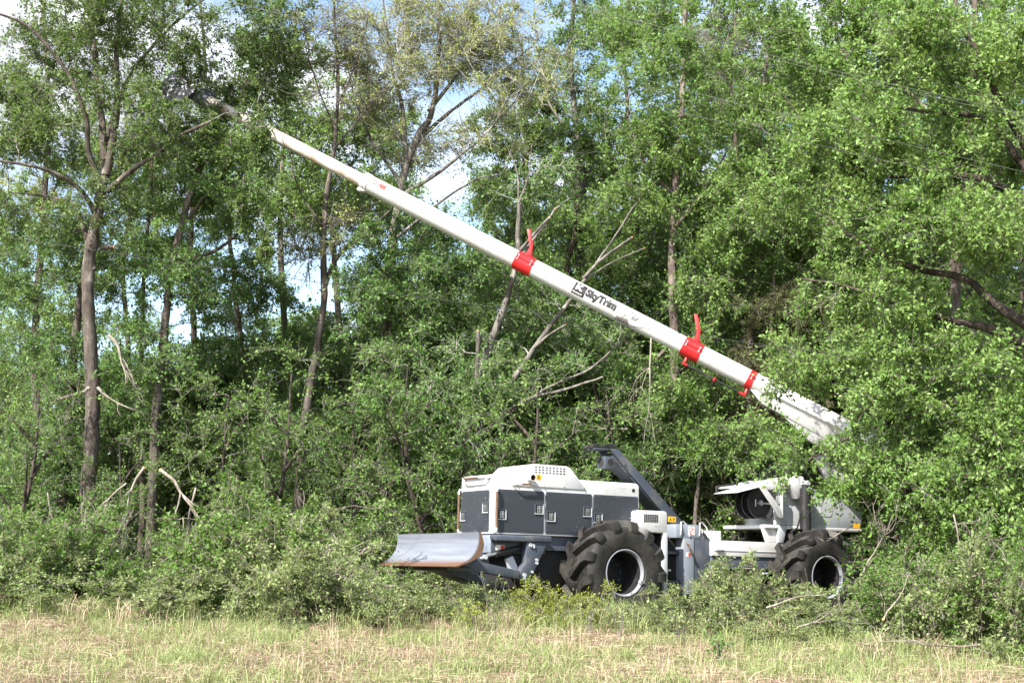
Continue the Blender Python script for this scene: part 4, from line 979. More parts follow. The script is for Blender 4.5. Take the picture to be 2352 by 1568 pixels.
slender(23, [(790, 1150), (784, 800), (770, 560), (760, 420), (775, 300), (790, 200)], 30, .10, .03, 'bark', 'leaf',
        [(760, 320, 110, 70, 30), (860, 260, 80, 60, 30), (720, 440, 100, 80, 30), (680, 260, 80, 80, 30), (880, 400, 90, 70, 30)], 'light green tree in the gap left of the pale budding tree', n_end=230, nt=7, nl=8, tm=.6)
slender(24, [(300, 1150), (296, 800), (285, 600), (300, 450), (290, 300)], 32.5, .09, .03, 'bark', 'leafpale',
        [(280, 480, 130, 90, 32.5), (200, 620, 130, 80, 32.5), (330, 330, 110, 90, 32.5), (100, 420, 110, 90, 32.5)], 'pale yellow green tree far behind the tall brown barked trunk', n_end=200, nt=7, nl=8, Ls=.055, Ws=.032, tm=.4)
slender(22, [(900, 1150), (905, 900), (890, 700), (905, 560)], 26.4, .07, .02, 'barkdark', 'leafwood',
        [(900, 600, 90, 90, 26.2), (840, 700, 90, 90, 26.2), (980, 660, 90, 90, 26.2), (930, 500, 60, 40, 26.4), (1080, 640, 80, 80, 26.4)], 'leafy small tree under the middle of the boom', n_end=150)
# cedar behind the boom base
slender(14, [(1760, 1180), (1764, 1000), (1768, 850), (1775, 720), (1780, 620)], 26.4, .13, .02, 'barkpink', 'leafcedar',
        [(1770, 880, 110, 130, 26.4, 1.0), (1760, 720, 90, 90, 26.4, .9), (1850, 1000, 90, 110, 26.2), (1690, 1010, 90, 110, 26.4), (1700, 1160, 110, 90, 26.2), (1830, 780, 80, 90, 26.3)], 'olive brown cedar with feathery sprays behind the boom base', cat='cedar',
        name='cedar_tree', n_end=230, nt=10, nl=16, lt=.30, Ls=.055, Ws=.011, droop=.25, upbias=.1)
# tall reddish trunk in the right crown
slender(15, [(2185, 1150), (2190, 900), (2192, 640), (2192, 540), (2205, 450), (2215, 330), (2235, 150), (2240, -60)], 23.5, .115, .05, 'barkpink', 'leaf',
        [(2120, 120, 150, 120, 23.5), (2280, 160, 110, 160, 23.3), (2000, 80, 150, 110, 23.8), (1880, 170, 130, 130, 24), (2200, 330, 130, 90, 23.2), (1800, 60, 110, 90, 24.5)], 'reddish upright trunk showing through the right hand foliage', n_end=300, Ls=.066, Ws=.036,
        extra=[([(2210, 380), (2130, 260), (2040, 180), (1930, 120)], .055, .015, .5), ([(2225, 230), (2290, 120), (2330, 20)], .04, .012, -.3), ([(2200, 470), (2290, 400), (2352, 330)], .04, .012, -.4)])
# the big elm nearest the viewer on the right: trunk just outside the picture
r = rg(16); Y = 19.6; f = ground_foot(2470, Y)
EL = [limb([f, at(2460, 1150, Y), at(2450, 900, Y), at(2420, 640, Y), at(2400, 420, Y), at(2390, 150, Y), at(2380, -80, Y)], .22, .06, r),
      px_limb([(2425, 660), (2352, 600), (2298, 311 + 220), (2250, 470), (2150, 430)], Y, .08, .02, r, dy=.6),
      px_limb([(2440, 800), (2300, 705), (2220, 640), (2100, 610), (1990, 560), (1900, 500)], Y, .09, .018, r, dy=1.2),
      px_limb([(2445, 840), (2300, 760), (2200, 735), (2080, 700), (1960, 660), (1840, 640)], Y, .08, .015, r, dy=.8),
      px_limb([(2405, 470), (2298, 311), (2243, 267), (2134, 256), (2040, 240)], Y, .07, .015, r, dy=.8),
      px_limb([(2412, 560), (2300, 430), (2203, 403), (2152, 388), (2049, 406), (1930, 380)], Y, .075, .015, r, dy=1.0),
      px_limb([(2450, 930), (2330, 900), (2200, 920), (2080, 960), (1960, 1000), (1850, 1060)], Y, .08, .014, r, dy=.9),
      px_limb([(2455, 1040), (2330, 1060), (2200, 1100), (2080, 1130), (1990, 1150)], Y, .07, .014, r, dy=.6),
      px_limb([(2400, 420), (2300, 230), (2230, 100), (2180, -40)], Y, .07, .02, r, dy=.4),
      px_limb([(2120, 605), (2000, 450), (1880, 330), (1800, 220)], Y + 1, .04, .01, r, dy=1.0),
      px_limb([(2460, 1150), (2360, 1180), (2250, 1220), (2150, 1260)], Y, .06, .012, r, dy=.2)]
bl = [px_blob(2230, 520, 150, 110, Y + .3, 1.2), px_blob(2050, 520, 150, 110, Y + .9, 1.1), px_blob(1880, 420, 140, 120, Y + 1.5, 1.0),
      px_blob(1950, 700, 130, 70, Y + 1, 1.0), px_blob(2150, 780, 170, 90, Y + .4, 1.1), px_blob(2020, 890, 130, 80, Y + .6, .9), px_blob(2250, 960, 140, 100, Y, 1.1), px_blob(2110, 1040, 120, 60, Y + .3, .8),
      px_blob(1960, 1030, 90, 25, Y + .8, .5), px_blob(1830, 1020, 70, 15, Y + 1, .4, 2500), px_blob(2020, 1095, 50, 30, Y + .4, .4, 4000), px_blob(1945, 1105, 30, 22, Y + .6, .3, 2200), px_blob(2220, 1170, 140, 90, Y, 1.0), px_blob(2300, 1280, 110, 90, Y - .3, .9), px_blob(2250, 330, 130, 110, Y + .4, 1.1), px_blob(2060, 300, 150, 110, Y + 1, 1.1),
      px_blob(2300, 120, 110, 120, Y, 1.0), px_blob(2120, 110, 110, 100, Y + .4, 1.0), px_blob(1920, 850, 90, 60, Y + 1, .7)]
elm = grow('elm_tree', EL, bl, r, 'barkdark', 'leaf', n_end=760, nt=8, lt=.36, nl=9, Ls=.064, Ws=.034, label='big leafy elm on the right whose bright foliage hangs in front of the turret', tm=.5)
slender(18, [(1720, 1150), (1716, 900), (1722, 700), (1735, 500), (1750, 300), (1765, 100)], 26.8, .10, .03, 'bark', 'leaf',
        [(1760, 290, 130, 120, 26.6), (1710, 500, 120, 110, 26.6), (1640, 660, 100, 90, 26.4), (1850, 560, 110, 100, 26.2), (1820, 180, 120, 120, 26.6)], 'bright leafy tree just behind the second red clamp and the cedar', n_end=290, tm=.5,
        extra=[([(1725, 620), (1800, 540), (1880, 480)], .04, .012, -.4), ([(1720, 720), (1660, 660), (1600, 640)], .04, .012, .3)])
# bright sapling hiding the boom heel and overhanging foliage left of the turret
slender(17, [(1600, 1200), (1610, 1080), (1640, 1010), (1700, 960)], 25.2, .05, .02, 'bark', 'leaf',
        [(1560, 960, 110, 70, 25.2), (1660, 1000, 120, 60, 25), (1790, 1030, 90, 40, 24.8), (1620, 860, 90, 60, 25.4)], 'bright green sapling between the boom rest and the turret', n_end=120)

# ------------------------------------------------------------------ wood behind: many alike trees
def proto(seed, h, spread_, leaf, n_end, bark='bark', low=.12, Ls=.07, Ws=.04, nt=8, nl=9):
    r = rg(seed); root = empty('understory_tree', (0, 0, 0), 'leafy tree in the dense wood behind the machine', 'tree', 'leafy trees filling the wood')
    t = limb([(0, 0, -.1), (.1 * r.normal(), .1, h * .3), (.25 * r.normal(), .15 * r.normal(), h * .6), (.3 * r.normal(), .2 * r.normal(), h)], .018 * h, .02, r)
    L = [t]
    for k in range(5):
        z = h * (.25 + .13 * k); a = k * 2.4 + r.uniform(0, 1); e = spread_ * r.uniform(.6, 1.0)
        p = t[0][int(len(t[0]) * (.25 + .13 * k))]
        L.append(limb([p, p + [e * .5 * math.cos(a), e * .5 * math.sin(a), .12 * h], p + [e * math.cos(a), e * math.sin(a), .2 * h]], .009 * h, .01, r))
    bl = []
    for k in range(9):
        z = h * (low + (1.0 - low) * (k + .5) / 9); a = k * 2.4; e = spread_ * .5
        bl.append(((e * math.cos(a) * .9, e * math.sin(a) * .9, z), (spread_ * .62, spread_ * .62, h * .13), 1))
    return grow('understory_tree', L, bl, r, bark, leaf, n_end=n_end, nt=nt, nl=nl, lt=.5, Ls=Ls, Ws=Ws, root=root)
protos = [proto(31, 6.2, 1.7, 'leafwood', 170), proto(32, 5.2, 1.9, 'leafdark', 170, 'barkdark', Ls=.085, Ws=.05, nl=7), proto(33, 7.2, 1.6, 'leaf', 190, Ls=.055, Ws=.03, nl=11), proto(34, 4.2, 1.7, 'leafwood', 150, 'barkdark', low=.05)]
used = [False] * len(protos)
LM = [(60, 'at the left edge'), (230, 'behind the tall brown barked tree'), (400, 'left of the thin pale pinkish trunk'), (580, 'around the thin pale pinkish trunk'), (760, 'behind the tall slender straight trunk'), (950, 'under the boom left of the lopped stems'),
      (1150, 'behind the pale lopped stems'), (1340, 'behind the lettering on the boom'), (1520, 'beside the vine covered trunk'), (1700, 'around the cedar'), (1900, 'behind the turret'), (2080, 'behind the elm foliage right of the turret'), (2350, 'behind the elm at the right edge')]
def plant(k, u, Y, s=1.0, rot=0.0, lean=0.0):
    o = protos[k] if not used[k] else copy_tree(protos[k]); used[k] = True
    p = ground_foot(u, Y); o.location = p; o.scale = (s, s, s * (1 + .1 * math.sin(u))); o.rotation_euler = (lean, 0, rot)
    o['label'] = ('understory tree ' if Y < 30 else 'taller wood tree ' if Y < 40 else 'far wood tree ') + min(LM, key=lambda t: abs(t[0] - u))[1]
    return o
rr = random.Random(9)
row = [(1, 30, 28.2, .8), (3, 110, 27.2, .8), (0, 250, 29.5, .8), (0, 400, 29.5, .9), (1, 480, 29.5, .9), (2, 640, 29.5, .85), (3, 620, 27.6, .85), (0, 770, 28.6, .9), (1, 840, 27.6, .85), (2, 950, 28.8, 1.0), (3, 960, 26.4, 1.0), (0, 1130, 28, 1.05),
       (1, 1180, 27, .9), (2, 1360, 28.8, .95), (3, 1390, 26.8, 1.0), (1, 1460, 27.6, .95), (0, 1640, 28.5, 1.05), (2, 1760, 29, 1.1), (1, 1900, 27.5, 1.2), (0, 2060, 27, 1.3), (2, 2230, 26.5, 1.25), (1, 2340, 25, 1.2),
       (3, 2120, 24.8, 1.0), (3, 2300, 23.2, .9)]
for k, u, Y, s in row: plant(k, u, Y, s, rr.uniform(0, 6.28), rr.uniform(-.05, .05))
for i in range(16):
    u = -80 + 160 * i + rr.uniform(-40, 40); plant([0, 2, 1][i % 3], u, rr.uniform(33, 36), rr.uniform(1.15, 1.4) * (.72 if u < 640 else 1), rr.uniform(0, 6.28))
for i in range(14):
    u = -60 + 180 * i + rr.uniform(-50, 50); plant([2, 0, 1][i % 3], u, rr.uniform(42, 47), rr.uniform(1.4, 1.75) * (.75 if u < 640 else 1), rr.uniform(0, 6.28))
for u, Y, s in ((1480, 34, 1.9), (1620, 36, 2.1), (1800, 33, 1.9), (1980, 32, 1.95), (2200, 31, 2.0), (2330, 30, 1.9)): plant(2, u, Y, s, rr.uniform(0, 6.28))

same = {}
for o in col.objects:
    if o.name.startswith('understory_tree'): same.setdefault(o['label'], []).append(o)
for lab, os_ in same.items():
    os_.sort(key=lambda o: o.location.x / o.location.y)
    if len(os_) == 2: words = ['left one of two', 'right one of two']
    elif len(os_) == 3: words = ['left one of three', 'middle one of three', 'right one of three']
    else: words = [''] * len(os_)
    for o, w in zip(os_, words):
        if w: o['label'] = lab + ', ' + w
# sparse saplings that stand in front of the trunks
sap = proto(35, 4.6, 1.3, 'leaf', 74, 'barkdark', low=.10, Ls=.062, Ws=.034, nt=6, nl=7); sap.name = 'sapling'
sap_rows = [(40, 24.2, .8, 'sparse sapling at the far left edge of the wood'), (290, 24.3, .6, 'sparse sapling right of the tall brown barked trunk'), (525, 24.6, .8, 'sapling below the right leaning trunk'), (620, 24.6, .9, 'sapling above the tall bright shrub on the left'),
            (820, 24.9, .8, 'sapling right of the tall slender straight trunk'), (960, 25.0, .95, 'sapling left of the pale lopped stems'), (1200, 25.1, .9, 'sapling behind the hump of the hood'), (1400, 25.4, .9, 'sapling behind the boom rest')]
for i, (u, Y, s, lab) in enumerate(sap_rows):
    o = sap if i == 0 else copy_tree(sap); o.location = ground_foot(u, Y); o.scale = (s, s, s); o.rotation_euler = (0, 0, i * 1.9)
    setp(o, lab, 'sapling', 'saplings in front of the trunks')

# ------------------------------------------------------------------ shrubs
def shrub_proto(seed, name, h, w, leaf, n_end, Ls=.05, Ws=.026, nt=7, nl=10, lt=.28, bark='deadwood', tm=.45, xt=.30):
    r = rg(seed); root = empty(name, (0, 0, 0)); L = []
    for k in range(7):
        a = k * 2.4 + r.uniform(-.4, .4); e = w * r.uniform(.3, .8)
        L.append(limb([(.08 * math.cos(a), .08 * math.sin(a), -.08), (e * .35 * math.cos(a), e * .35 * math.sin(a), h * .5), (e * math.cos(a), e * math.sin(a), h * r.uniform(.7, .98))], .018, .005, r, .04))
    bl = [((w * .55 * math.cos(k * 2.1), w * .55 * math.sin(k * 2.1), h * (.22 + .1 * (k % 5))), (w * .55, w * .55, h * .30), 1) for k in range(7)] + [((0, 0, h * .72), (w * .5, w * .5, h * .26), 1)]
    return grow(name, L, bl, r, bark, leaf, n_end=n_end, nt=nt, nl=nl, lt=lt, Ls=Ls, Ws=Ws, root=root, sides=5, trunk_name='stems', crown_name='foliage', br=.012, tm=tm, extra_twigs=xt)
SH = {'a': shrub_proto(51, 'shrub', 1.3, 1.1, 'leafshrub', 105), 'b': shrub_proto(52, 'shrub', 1.0, 1.2, 'leafshrub', 100), 'c': shrub_proto(53, 'shrub', 1.5, 1.0, 'leaf', 110), 'd': shrub_proto(54, 'shrub', .75, .6, 'leafyellow', 60, Ls=.045, Ws=.022)}
su = {k: False for k in SH}
def shrub(k, u, Y, s, label, rot=0, sz=1.0):
    o = SH[k] if not su[k] else copy_tree(SH[k]); su[k] = True
    p = ground_foot(u, Y); p[2] += .05; o.location = p; o.scale = (s, s, s * sz); o.rotation_euler = (0, 0, rot)
    setp(o, label, 'shrub', 'shrubs along the edge of the verge'); return o
shrub('c', 20, 20.5, 1.0, 'leafy shrub at the far left edge of the verge', .3)
shrub('a', 120, 20.3, 1.0, 'second shrub from the left edge, below the slim leaning trunk', 1.3, .75)
shrub('c', 235, 20.7, .95, 'shrub at the foot of the tall brown barked tree', 2.2, 1.1)
shrub('b', 340, 20.1, 1.0, 'low shrub in front of the dark hollow on the left', 3.2, .5)
shrub('a', 455, 20.0, .95, 'shrub right of the dark hollow, in front of the wood', .9, .6)
shrub('c', 580, 20.9, 1.2, 'tall bright shrub left of the dozer blade', 4.1)
shrub('a', 650, 20.3, 1.1, 'broad pale shrub below the tall bright one left of the blade', 5.0)
shrub('b', 740, 19.7, .9, 'low pale shrub at the left tip of the blade', 2.0)
shrub('b', 850, 19.9, .8, 'low shrub under the left end of the blade', 1.1, .8)
shrub('c', 800, 24.0, .9, 'green shrub behind the left end of the blade', 1.7)
shrub('d', 1255, 19.9, .72, 'yellow green bush just left of the front wheel', .4)
shrub('b', 1050, 20.4, .62, 'small shrub below the blade push arm', 2.6, .8)
shrub('b', 1480, 19.6, .40, 'sparse shrub in front of the front wheel rim', 2.9, 1.0)
shrub('a', 1650, 19.7, .80, 'pale shrub in front of the joint between both wheels', 3.6, .98)
shrub('b', 1770, 19.0, .70, 'low pale shrub in front of the rear beam', 4.4, .55)
shrub('a', 1840, 19.6, .58, 'pale shrub whose sprays cross the rear wheel rim', 5.2, .8)
shrub('b', 1990, 18.8, .85, 'broad pale shrub right of the rear wheel', .6, .72)
shrub('c', 2130, 18.6, 1.0, 'shaded green shrub right of the broken pale branches', 1.9, .85)
shrub('a', 2230, 18.0, 1.0, 'dark shaded shrub under the big elm', 2.5)
shrub('c', 2345, 17.6, 1.0, 'shrub at the right edge under the big elm', 3.0)
shrub('c', 2180, 20.5, 1.25, 'tall shaded shrub behind the broken branches at right', 3.9)
shrub('a', 1130, 25.0, 1.2, 'green shrub behind the hood of the machine', 4.9)
shrub('c', 1700, 25.4, 1.3, 'bright shrub behind the rear beam of the machine', .2)

# small weeds in the grass
def weed(seed, u, Y, h, leaf, label, n=9, w=.16):
    r = rg(seed); p = ground_foot(u, Y) + [0, 0, .05]; L = []
    for k in range(n):
        a = r.uniform(0, 6.28); e = w * r.uniform(.2, 1)
        L.append(limb([p + [.03 * math.cos(a), .03 * math.sin(a), 0], p + [e * .5 * math.cos(a), e * .5 * math.sin(a), h * .6], p + [e * math.cos(a), e * math.sin(a), h * r.uniform(.7, 1.1)]], .005, .002, r, .01))
    st_ = np.concatenate([q[len(q) // 3:] for q, _ in L]); out = unit(rg(seed).normal(size=st_.shape))
    tw, lv, tint = twigs_and_leaves(st_, out, r, 1, .07, 4, .05, .02)
    root = empty('weed_plant', p, label, 'weed', 'weeds standing in the grass')
    V, F = join([limb_mesh(L, 4), tubes(tw[0], tw[1], 3)]); link('stems', quads_mesh('stems', V - p, F, M['twig'], smooth=True), root)
    link('leaves', quads_mesh('leaves', lv[0] - p, lv[1], M[leaf], tint), root)
weed(61, 1648, 16.6, .34, 'leaf', 'dark green leafy weed alone in the grass below the pale shrubs', 12, .2)
weed(62, 1090, 19.0, .40, 'leafyellow', 'feathery bright green weed below the blade arm', 16, .35)
weed(63, 1420, 18.6, .55, 'leafshrub', 'thin upright weed in front of the front wheel', 7, .2)
weed(64, 1350, 18.9, .45, 'leafshrub', 'small weed left of the front wheel hub', 6, .2)
weed(65, 1560, 18.3, .45, 'leafshrub', 'thin weed right of the front wheel', 7, .2)
weed(66, 1130, 18.8, .75, 'leafshrub', 'tall spindly weed in front of the push arm', 5, .2)

# ------------------------------------------------------------------ dead and lopped wood
def dead_paths(p0, d, L, r0, rng, depth=3, droop=0.0, fork=4):
    out = []
    n = 7; q = [np.array(p0, float)]; dd = unit(np.array(d, float))
    for i in range(n):
        dd = unit(dd + rng.normal(0, .16, 3) + np.array([0, 0, -droop])); q.append(q[-1] + dd * L / n)
    q = np.array(q); t = np.linspace(0, 1, n + 1); out.append((q, np.maximum(r0 * (1 - .75 * t), .0035)))
    if depth > 0:
        for k in range(fork):
            i = int(rng.integers(2, n)); d2 = unit((q[i] - q[i - 1]) / (np.linalg.norm(q[i] - q[i - 1])) + rng.normal(0, .75, 3))
            out += dead_paths(q[i], d2, L * rng.uniform(.35, .6), out[0][1][i] * .7, rng, depth - 1, droop, fork - 1)
    return out
def dead_branch(seed, p, d, L, r0, label, name='dead_branch', cat='branch', group='dead branches along the wood edge', depth=2, droop=0.0, fork=4, mat='deadwood', cut=False, leaf=None, nl=6):
    r = rg(seed); p = np.array(p, float); paths = dead_paths(p, d, L, r0, r, depth, droop, fork)
    V, F = join([tubes(q[None], rr_[None], 5) for q, rr_ in paths])
    root = empty(name, p, label, cat, group)
    link('wood', quads_mesh('wood', V - p, F, M[mat], smooth=True), root)
    if cut:
        q, rr_ = paths[0]; dd = unit(q[1] - q[0]); b = MB(); b.tube([-dd * .02, dd * .004], float(rr_[0]) * 1.05, M['cutwood'], 10); b.build('cut_end', root)
    if leaf:
        s_ = np.concatenate([q[2:] for q, _ in paths]); o_ = unit(r.normal(size=s_.shape) + unit(np.array(d, float)))
        tw, lv, tint = twigs_and_leaves(s_, o_, r, 3, .22, nl, .062, .032, droop=.3)
        link('leaves', quads_mesh('leaves', lv[0] - p, lv[1], M[leaf], tint), root)
        V, F = tubes(tw[0], tw[1], 3); link('twigs', quads_mesh('twigs', V - p, F, M['twig']), root)
    return root
dead_branch(71, at(1496, 775, 24.2), (-.08, -.05, -1), 1.9, .018, 'pale broken branch hanging from the boom', 'hanging_branch', droop=.25, depth=2, fork=3, leaf=None)
dead_branch(72, at(370, 1080, 23.6), (.75, -.2, -.45), 2.2, .035, 'lopped branch with orange cut sloping down left of the wood', cut=True, depth=2, droop=.05)
dead_branch(73, at(330, 1075, 23.8), (-.5, -.3, -.8), 1.5, .028, 'pale branch drooping into the dark hollow', cut=True, depth=3, droop=.2)
dead_branch(74, at(450, 1120, 23.4), (-.2, -.3, -.9), 1.3, .02, 'bare twigs hanging over the dark hollow', depth=3, droop=.2, fork=5)
dead_branch(75, at(290, 1110, 23.2), (-.5, -.2, -.5), 1.2, .02, 'bare twigs beside the tall brown barked trunk', depth=3, droop=.1, fork=5)
dead_branch(76, at(110, 1130, 22.8), (.2, -.2, -.9), 1.2, .02, 'pale twigs among the leaves at far left', depth=3, droop=.1)
dead_branch(77, at(800, 1300, 20.6), (-.3, .1, .8), .9, .016, 'pale twigs sticking up at the left tip of the blade', depth=3, droop=-.02, fork=5)
dead_branch(78, at(860, 1350, 20.4), (-.8, .1, .35), 1.2, .016, 'dry sticks lying under the blade', depth=3, fork=5)
dead_branch(79, at(960, 1360, 20.6), (-.7, -.1, .12), 1.3, .022, 'broken grey stick under the middle of the blade', depth=3, fork=5)
dead_branch(80, at(205, 890, 24.5), (-.6, -.5, -.55), .9, .04, 'short lopped limb low on the tall brown barked trunk', cut=False, depth=2, droop=.05)
dead_branch(81, at(225, 890, 24.6), (.6, -.4, -.5), .8, .035, 'stub limb to the right of the tall brown barked trunk', depth=1, droop=.05)
dead_branch(82, at(250, 770, 24.6), (.5, -.3, -.75), 1.1, .035, 'torn pale limb hanging right of the tall brown barked trunk', depth=2, droop=.1)
dead_branch(83, at(1975, 1330, 19.2), (.55, -.1, .75), 1.0, .020, 'forked pale branch rising right of the rear wheel', depth=3, fork=4)
dead_branch(84, at(2050, 1290, 20.6), (-.4, -.2, .7), .8, .014, 'pale broken sticks crossing behind the rear tyre', depth=2, fork=4)
dead_branch(85, at(2190, 1180, 18.2), (-.05, -.1, -1), 1.5, .012, 'long crooked pale branch hanging under the elm', depth=2, fork=3, droop=.1)
dead_branch(86, at(2240, 1330, 17.6), (.7, .0, -.55), 1.4, .022, 'pale stick slanting down at lower right', depth=2, fork=3)
dead_branch(87, at(2030, 1420, 17.6), (.3, 0, .6), .7, .016, 'cut twig with orange end among the shaded shrubs', cut=True, depth=1, fork=3)
dead_branch(88, at(2352, 1270, 18.6), (-.7, 0, .15), 1.0, .012, 'tangle of pale twigs at the right edge', depth=3, fork=5)
dead_branch(89, at(1760, 1395, 18.4), (.9, -.1, .1), .8, .016, 'curved pale stick on top of the low shrubs', depth=1, fork=3)
dead_branch(90, at(1830, 1440, 18.0), (.7, -.1, .3), .6, .013, 'small forked stick in front of the rear wheel shrub', depth=1, fork=3)
dead_branch(91, at(1960, 1205, 22.2), (-.8, -.3, -.25), 1.0, .014, 'pale twig lying across the rear tyre top', depth=1, fork=2)
dead_branch(92, at(2250, 1480, 17.0), (-.9, 0, .08), 1.6, .016, 'thin branch lying along the grass at lower right', depth=2, fork=4)
dead_branch(93, at(1390, 1008, 22.2), (.25, 0, .3), .16, .022, 'broken bark scrap lying on the boom rest', 'bark_scrap', depth=1, fork=2, mat='bark')
dead_branch(94, at(1440, 985, 26), (-.9, -.2, .1), 1.6, .025, 'pale horizontal limb behind the boom rest', depth=1, fork=3)
dead_branch(95, at(1830, 1180, 25.6), (-.6, -.2, .3), 1.8, .014, 'dead twig tangle behind the hose reel', depth=3, fork=7)
dead_branch(96, at(1690, 1190, 25.2), (.3, -.2, .6), 1.5, .014, 'dead twig tangle behind the rear beam', depth=3, fork=7)
# leafy cuttings thrown down by the saw
for k, (u, v, L_, lab) in enumerate([(600, 210, .9, 'leafy cutting falling just above the boom tip'), (620, 300, .8, 'leafy cutting falling across the thin end of the boom'), (450, 60, .8, 'leafy cutting flung up above the saw'), (560, 400, .9, 'leafy cutting falling under the thin end of the boom'),
                                     (600, 480, .9, 'lowest of the leafy cuttings falling under the boom'), (480, 250, .6, 'leafy spray lying against the saw head'), (530, 300, .6, 'leafy spray draped over the boom end')]):
    dead_branch(101 + k, at(u, v, 24.9), (.15 * (k % 3 - 1), -.1, -1), L_, .012, lab, 'leafy_cutting', 'cutting', 'leafy cuttings coming down from the saw', depth=2, droop=.2, fork=3, mat='twig', leaf='leafdark', nl=7)

# ------------------------------------------------------------------ overhead wires
def wire(a, b, Y, rad, mat, label):
    p, q = at(*a, Y), at(*b, Y); d = q - p; P = []
    for i in range(25):
        t = -1.6 + 4.2 * i / 24; s_ = p + d * t; s_ = s_ + np.array([0, 0, -.012 * (1 - (2 * t - 1) ** 2)]); P.append(s_)
    P = np.array(P); c = P[0]; V, F = tubes((P - c)[None], np.full((1, 25), rad), 6)
    o = link('power_wire', quads_mesh('power_wire', V, F, M[mat], smooth=True)); o.location = c
    setp(o, label, 'wire', 'wires running past the wood')
wire((0, 543), (1822, 801), 18.5, .0045, 'wiredark', 'dark cable crossing low in front of the trunks and the boom')
wire((513, 0), (1618, 271), 18.8, .0026, 'wire', 'pale wire crossing the upper left and passing under the other pale wires')
wire((788, 0), (1510, 191), 18.4, .0026, 'wire', 'pale wire passing through the crown of the pale budding tree')
wire((1257, 0), (1749, 130), 18.2, .0028, 'wire', 'lower of the paired pale wires at the top')
wire((1290, 0), (1757, 124), 18.0, .0028, 'wire', 'upper of the paired pale wires at the top')

# ------------------------------------------------------------------ grass
def grass(seed, n, name, mat, hmin, hmax, wid, lean, sel, label, lay=0.0):
    r = rg(seed); x = r.uniform(-9.5, 11.0, n * 3); y = 14.2 + 9.0 * r.uniform(0, 1, n * 3) ** 0.85
    keep = np.abs(x) < y * .40 + .3
    f = .5 + .5 * np.sin(x * 1.7 + 1.3 * np.sin(y * 1.9)) * np.sin(y * 2.3 + 1.1 * np.sin(x * 1.1 + 2)) ; f2 = .5 + .5 * np.sin(x * 5.1 + 2 * np.sin(y * 4.3)) * np.sin(y * 6.1 + x)
    ff = .6 * f + .4 * f2
    pr = ff if sel else 1 - ff
    keep &= r.uniform(size=len(x)) < (.08 + .92 * np.clip(pr * 1.7 - .35, 0, 1))
    x, y, ff = x[keep][:n // 9], y[keep][:n // 9], ff[keep][:n // 9]
    vx, vy = r.normal(0, .055, len(x) * 9), r.normal(0, .055, len(x) * 9); sz_ = np.repeat(r.uniform(.6, 1.25, len(x)), 9)
    x, y, ff = np.repeat(x, 9) + vx, np.repeat(y, 9) + vy, np.repeat(ff, 9); n = len(x)
    z = gz(x, y) - .01
    h = r.uniform(hmin, hmax, n) * (0.75 + .5 * ff) * sz_; h *= 1 + .35 * sstep(19.5, 21.5, y)
    a = np.arctan2(vy, vx) + r.normal(0, .8, n); le = np.abs(r.normal(lean, .35, n)); D = np.stack([np.cos(a), np.sin(a), np.zeros(n)], 1)
    b0 = np.stack([x, y, z], 1); upv = np.array([0, 0, 1.0])
    k = np.clip(1 - le * .45, .12, 1)[:, None]; hh = h[:, None]
    b1 = b0 + upv * hh * .55 * k + D * hh * (.22 * le[:, None]); b2 = b0 + upv * hh * (k * .9 - lay * .3) + D * hh * (.75 * le[:, None])
    b2[:, 2] = np.maximum(b2[:, 2], z + .015)
    s = np.stack([-np.sin(a), np.cos(a), np.zeros(n)], 1); mix_ = r.normal(size=(n, 3)) * .5; s = unit(s + mix_)
    w = (wid * r.uniform(.6, 1.3, n))[:, None]
    V = np.stack([b0 - s * w, b0 + s * w, b1 - s * w * .85, b1 + s * w * .85, b2 - s * w * .15, b2 + s * w * .15], 1).reshape(-1, 3)
    i = np.arange(n)[:, None] * 6
    F = np.concatenate([i + np.array([[0, 1, 3, 2]]), i + np.array([[2, 3, 5, 4]])], 1).reshape(-1, 4)
    tint = np.repeat(np.clip(r.normal(.45, .2, n) + .25 * (ff - .5), 0, 1), 2)
    o = link(name, quads_mesh(name, V, F, M[mat], tint)); setp(o, label, 'grass', kind='stuff')
grass(201, 85000, 'green_grass', 'grass', .10, .30, .0036, .85, True, 'green grass covering the verge')
grass(202, 80000, 'dry_grass', 'dry', .12, .36, .0034, 1.25, False, 'dry tan grass mixed through the verge', lay=.5)
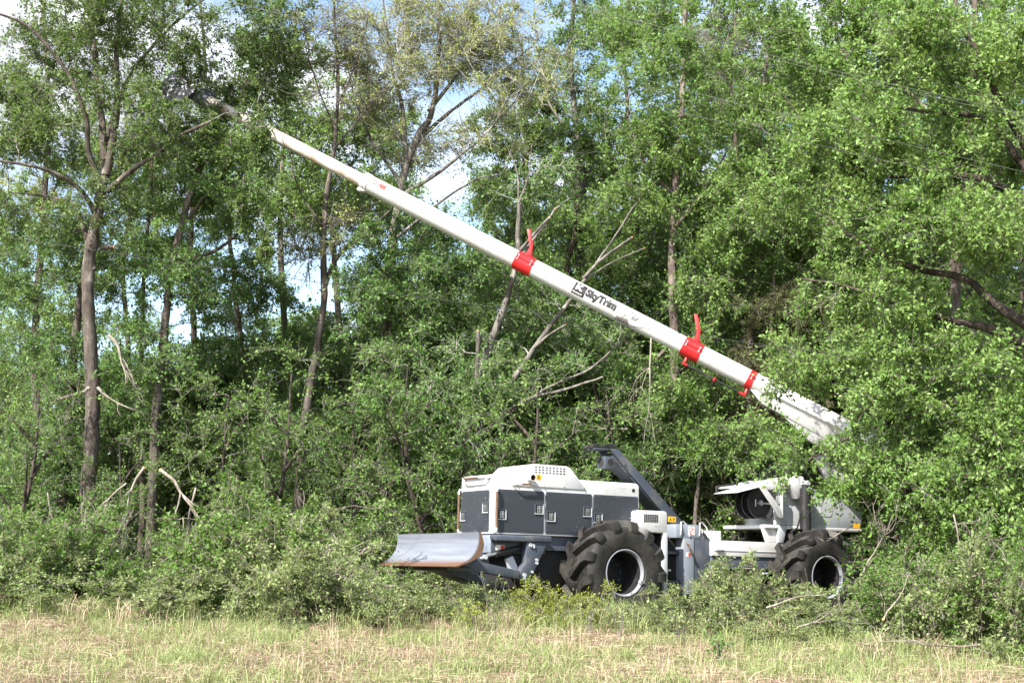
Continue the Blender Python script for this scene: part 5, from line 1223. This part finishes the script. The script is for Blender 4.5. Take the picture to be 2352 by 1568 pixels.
def tufts(seed, spots, name, mat, h0, h1, label, nb=70):
    r = rg(seed); X, Yy, H = [], [], []
    for (u, Y, w) in spots:
        p = at(u, 1200, Y); X.append(p[0] + r.normal(0, w, nb)); Yy.append(Y + r.normal(0, .18, nb)); H.append(r.uniform(h0, h1, nb))
    x = np.concatenate(X); y = np.concatenate(Yy); h = np.concatenate(H); n = len(x); z = gz(x, y) - .01
    a = r.uniform(0, 2 * np.pi, n); le = np.abs(r.normal(.85, .4, n))[:, None]; D = np.stack([np.cos(a), np.sin(a), np.zeros(n)], 1); b0 = np.stack([x, y, z], 1); hh = h[:, None]; upv = np.array([0, 0, 1.0])
    b1 = b0 + upv * hh * .55 + D * hh * .18 * le; b2 = b0 + upv * hh * (1 - .3 * le) + D * hh * .6 * le; b3 = b2 + D * hh * .2 * le - upv * hh * .12 * le
    P = np.stack([b0, b1, b2, b3], 1); w_ = r.uniform(.0028, .0055, n)[:, None, None]; s = unit(r.normal(size=(n, 3)) * np.array([1, 1, .2]))[:, None]
    k = np.array([1, .9, .6, .1])[None, :, None]; V = np.stack([P - s * w_ * k, P + s * w_ * k], 2).reshape(-1, 3)
    i = np.arange(n)[:, None, None] * 8 + np.arange(3)[None, :, None] * 2; F = (i + np.array([0, 1, 3, 2])).reshape(-1, 4)
    tint = np.repeat(np.clip(r.normal(.5, .2, n), 0, 1), 3); o = link(name, quads_mesh(name, V, F, M[mat], tint)); setp(o, label, 'grass', kind='stuff')
rt = random.Random(77)
edge = [(u + rt.uniform(-25, 25), (19.9 if u < 900 else 19.9 if u < 1650 else 18.6 if u < 1950 else 17.2) + rt.uniform(-.7, .3), .22) for u in range(-30, 2400, 26) if rt.random() < .55]
tufts(211, edge, 'tall_green_grass', 'grass', .18, .42, 'tall green grass along the foot of the shrubs', 110)
tufts(212, [(u + 9, Y - .15, .1) for u, Y, w in edge[::4]] + [(u + rt.uniform(-20, 20), 20.3 + rt.uniform(-.5, .4), .25) for u in range(880, 1600, 30) if rt.random() < .6], 'tall_dry_grass', 'dry', .18, .46, 'tall dry grass tufts in front of the wheels and shrubs', 100)
tufts(213, [(u + rt.uniform(-20, 20), 20.45 + rt.uniform(-.4, .25), .22) for u in range(1150, 1600, 26)], 'weedy_green_grass', 'leafshrub', .25, .58, 'weedy green growth at the foot of the front wheel', 110)
grass(203, 1500, 'tall_dry_stalks', 'dry', .35, .60, .003, .4, False, 'tall dry stalks standing above the verge grass')
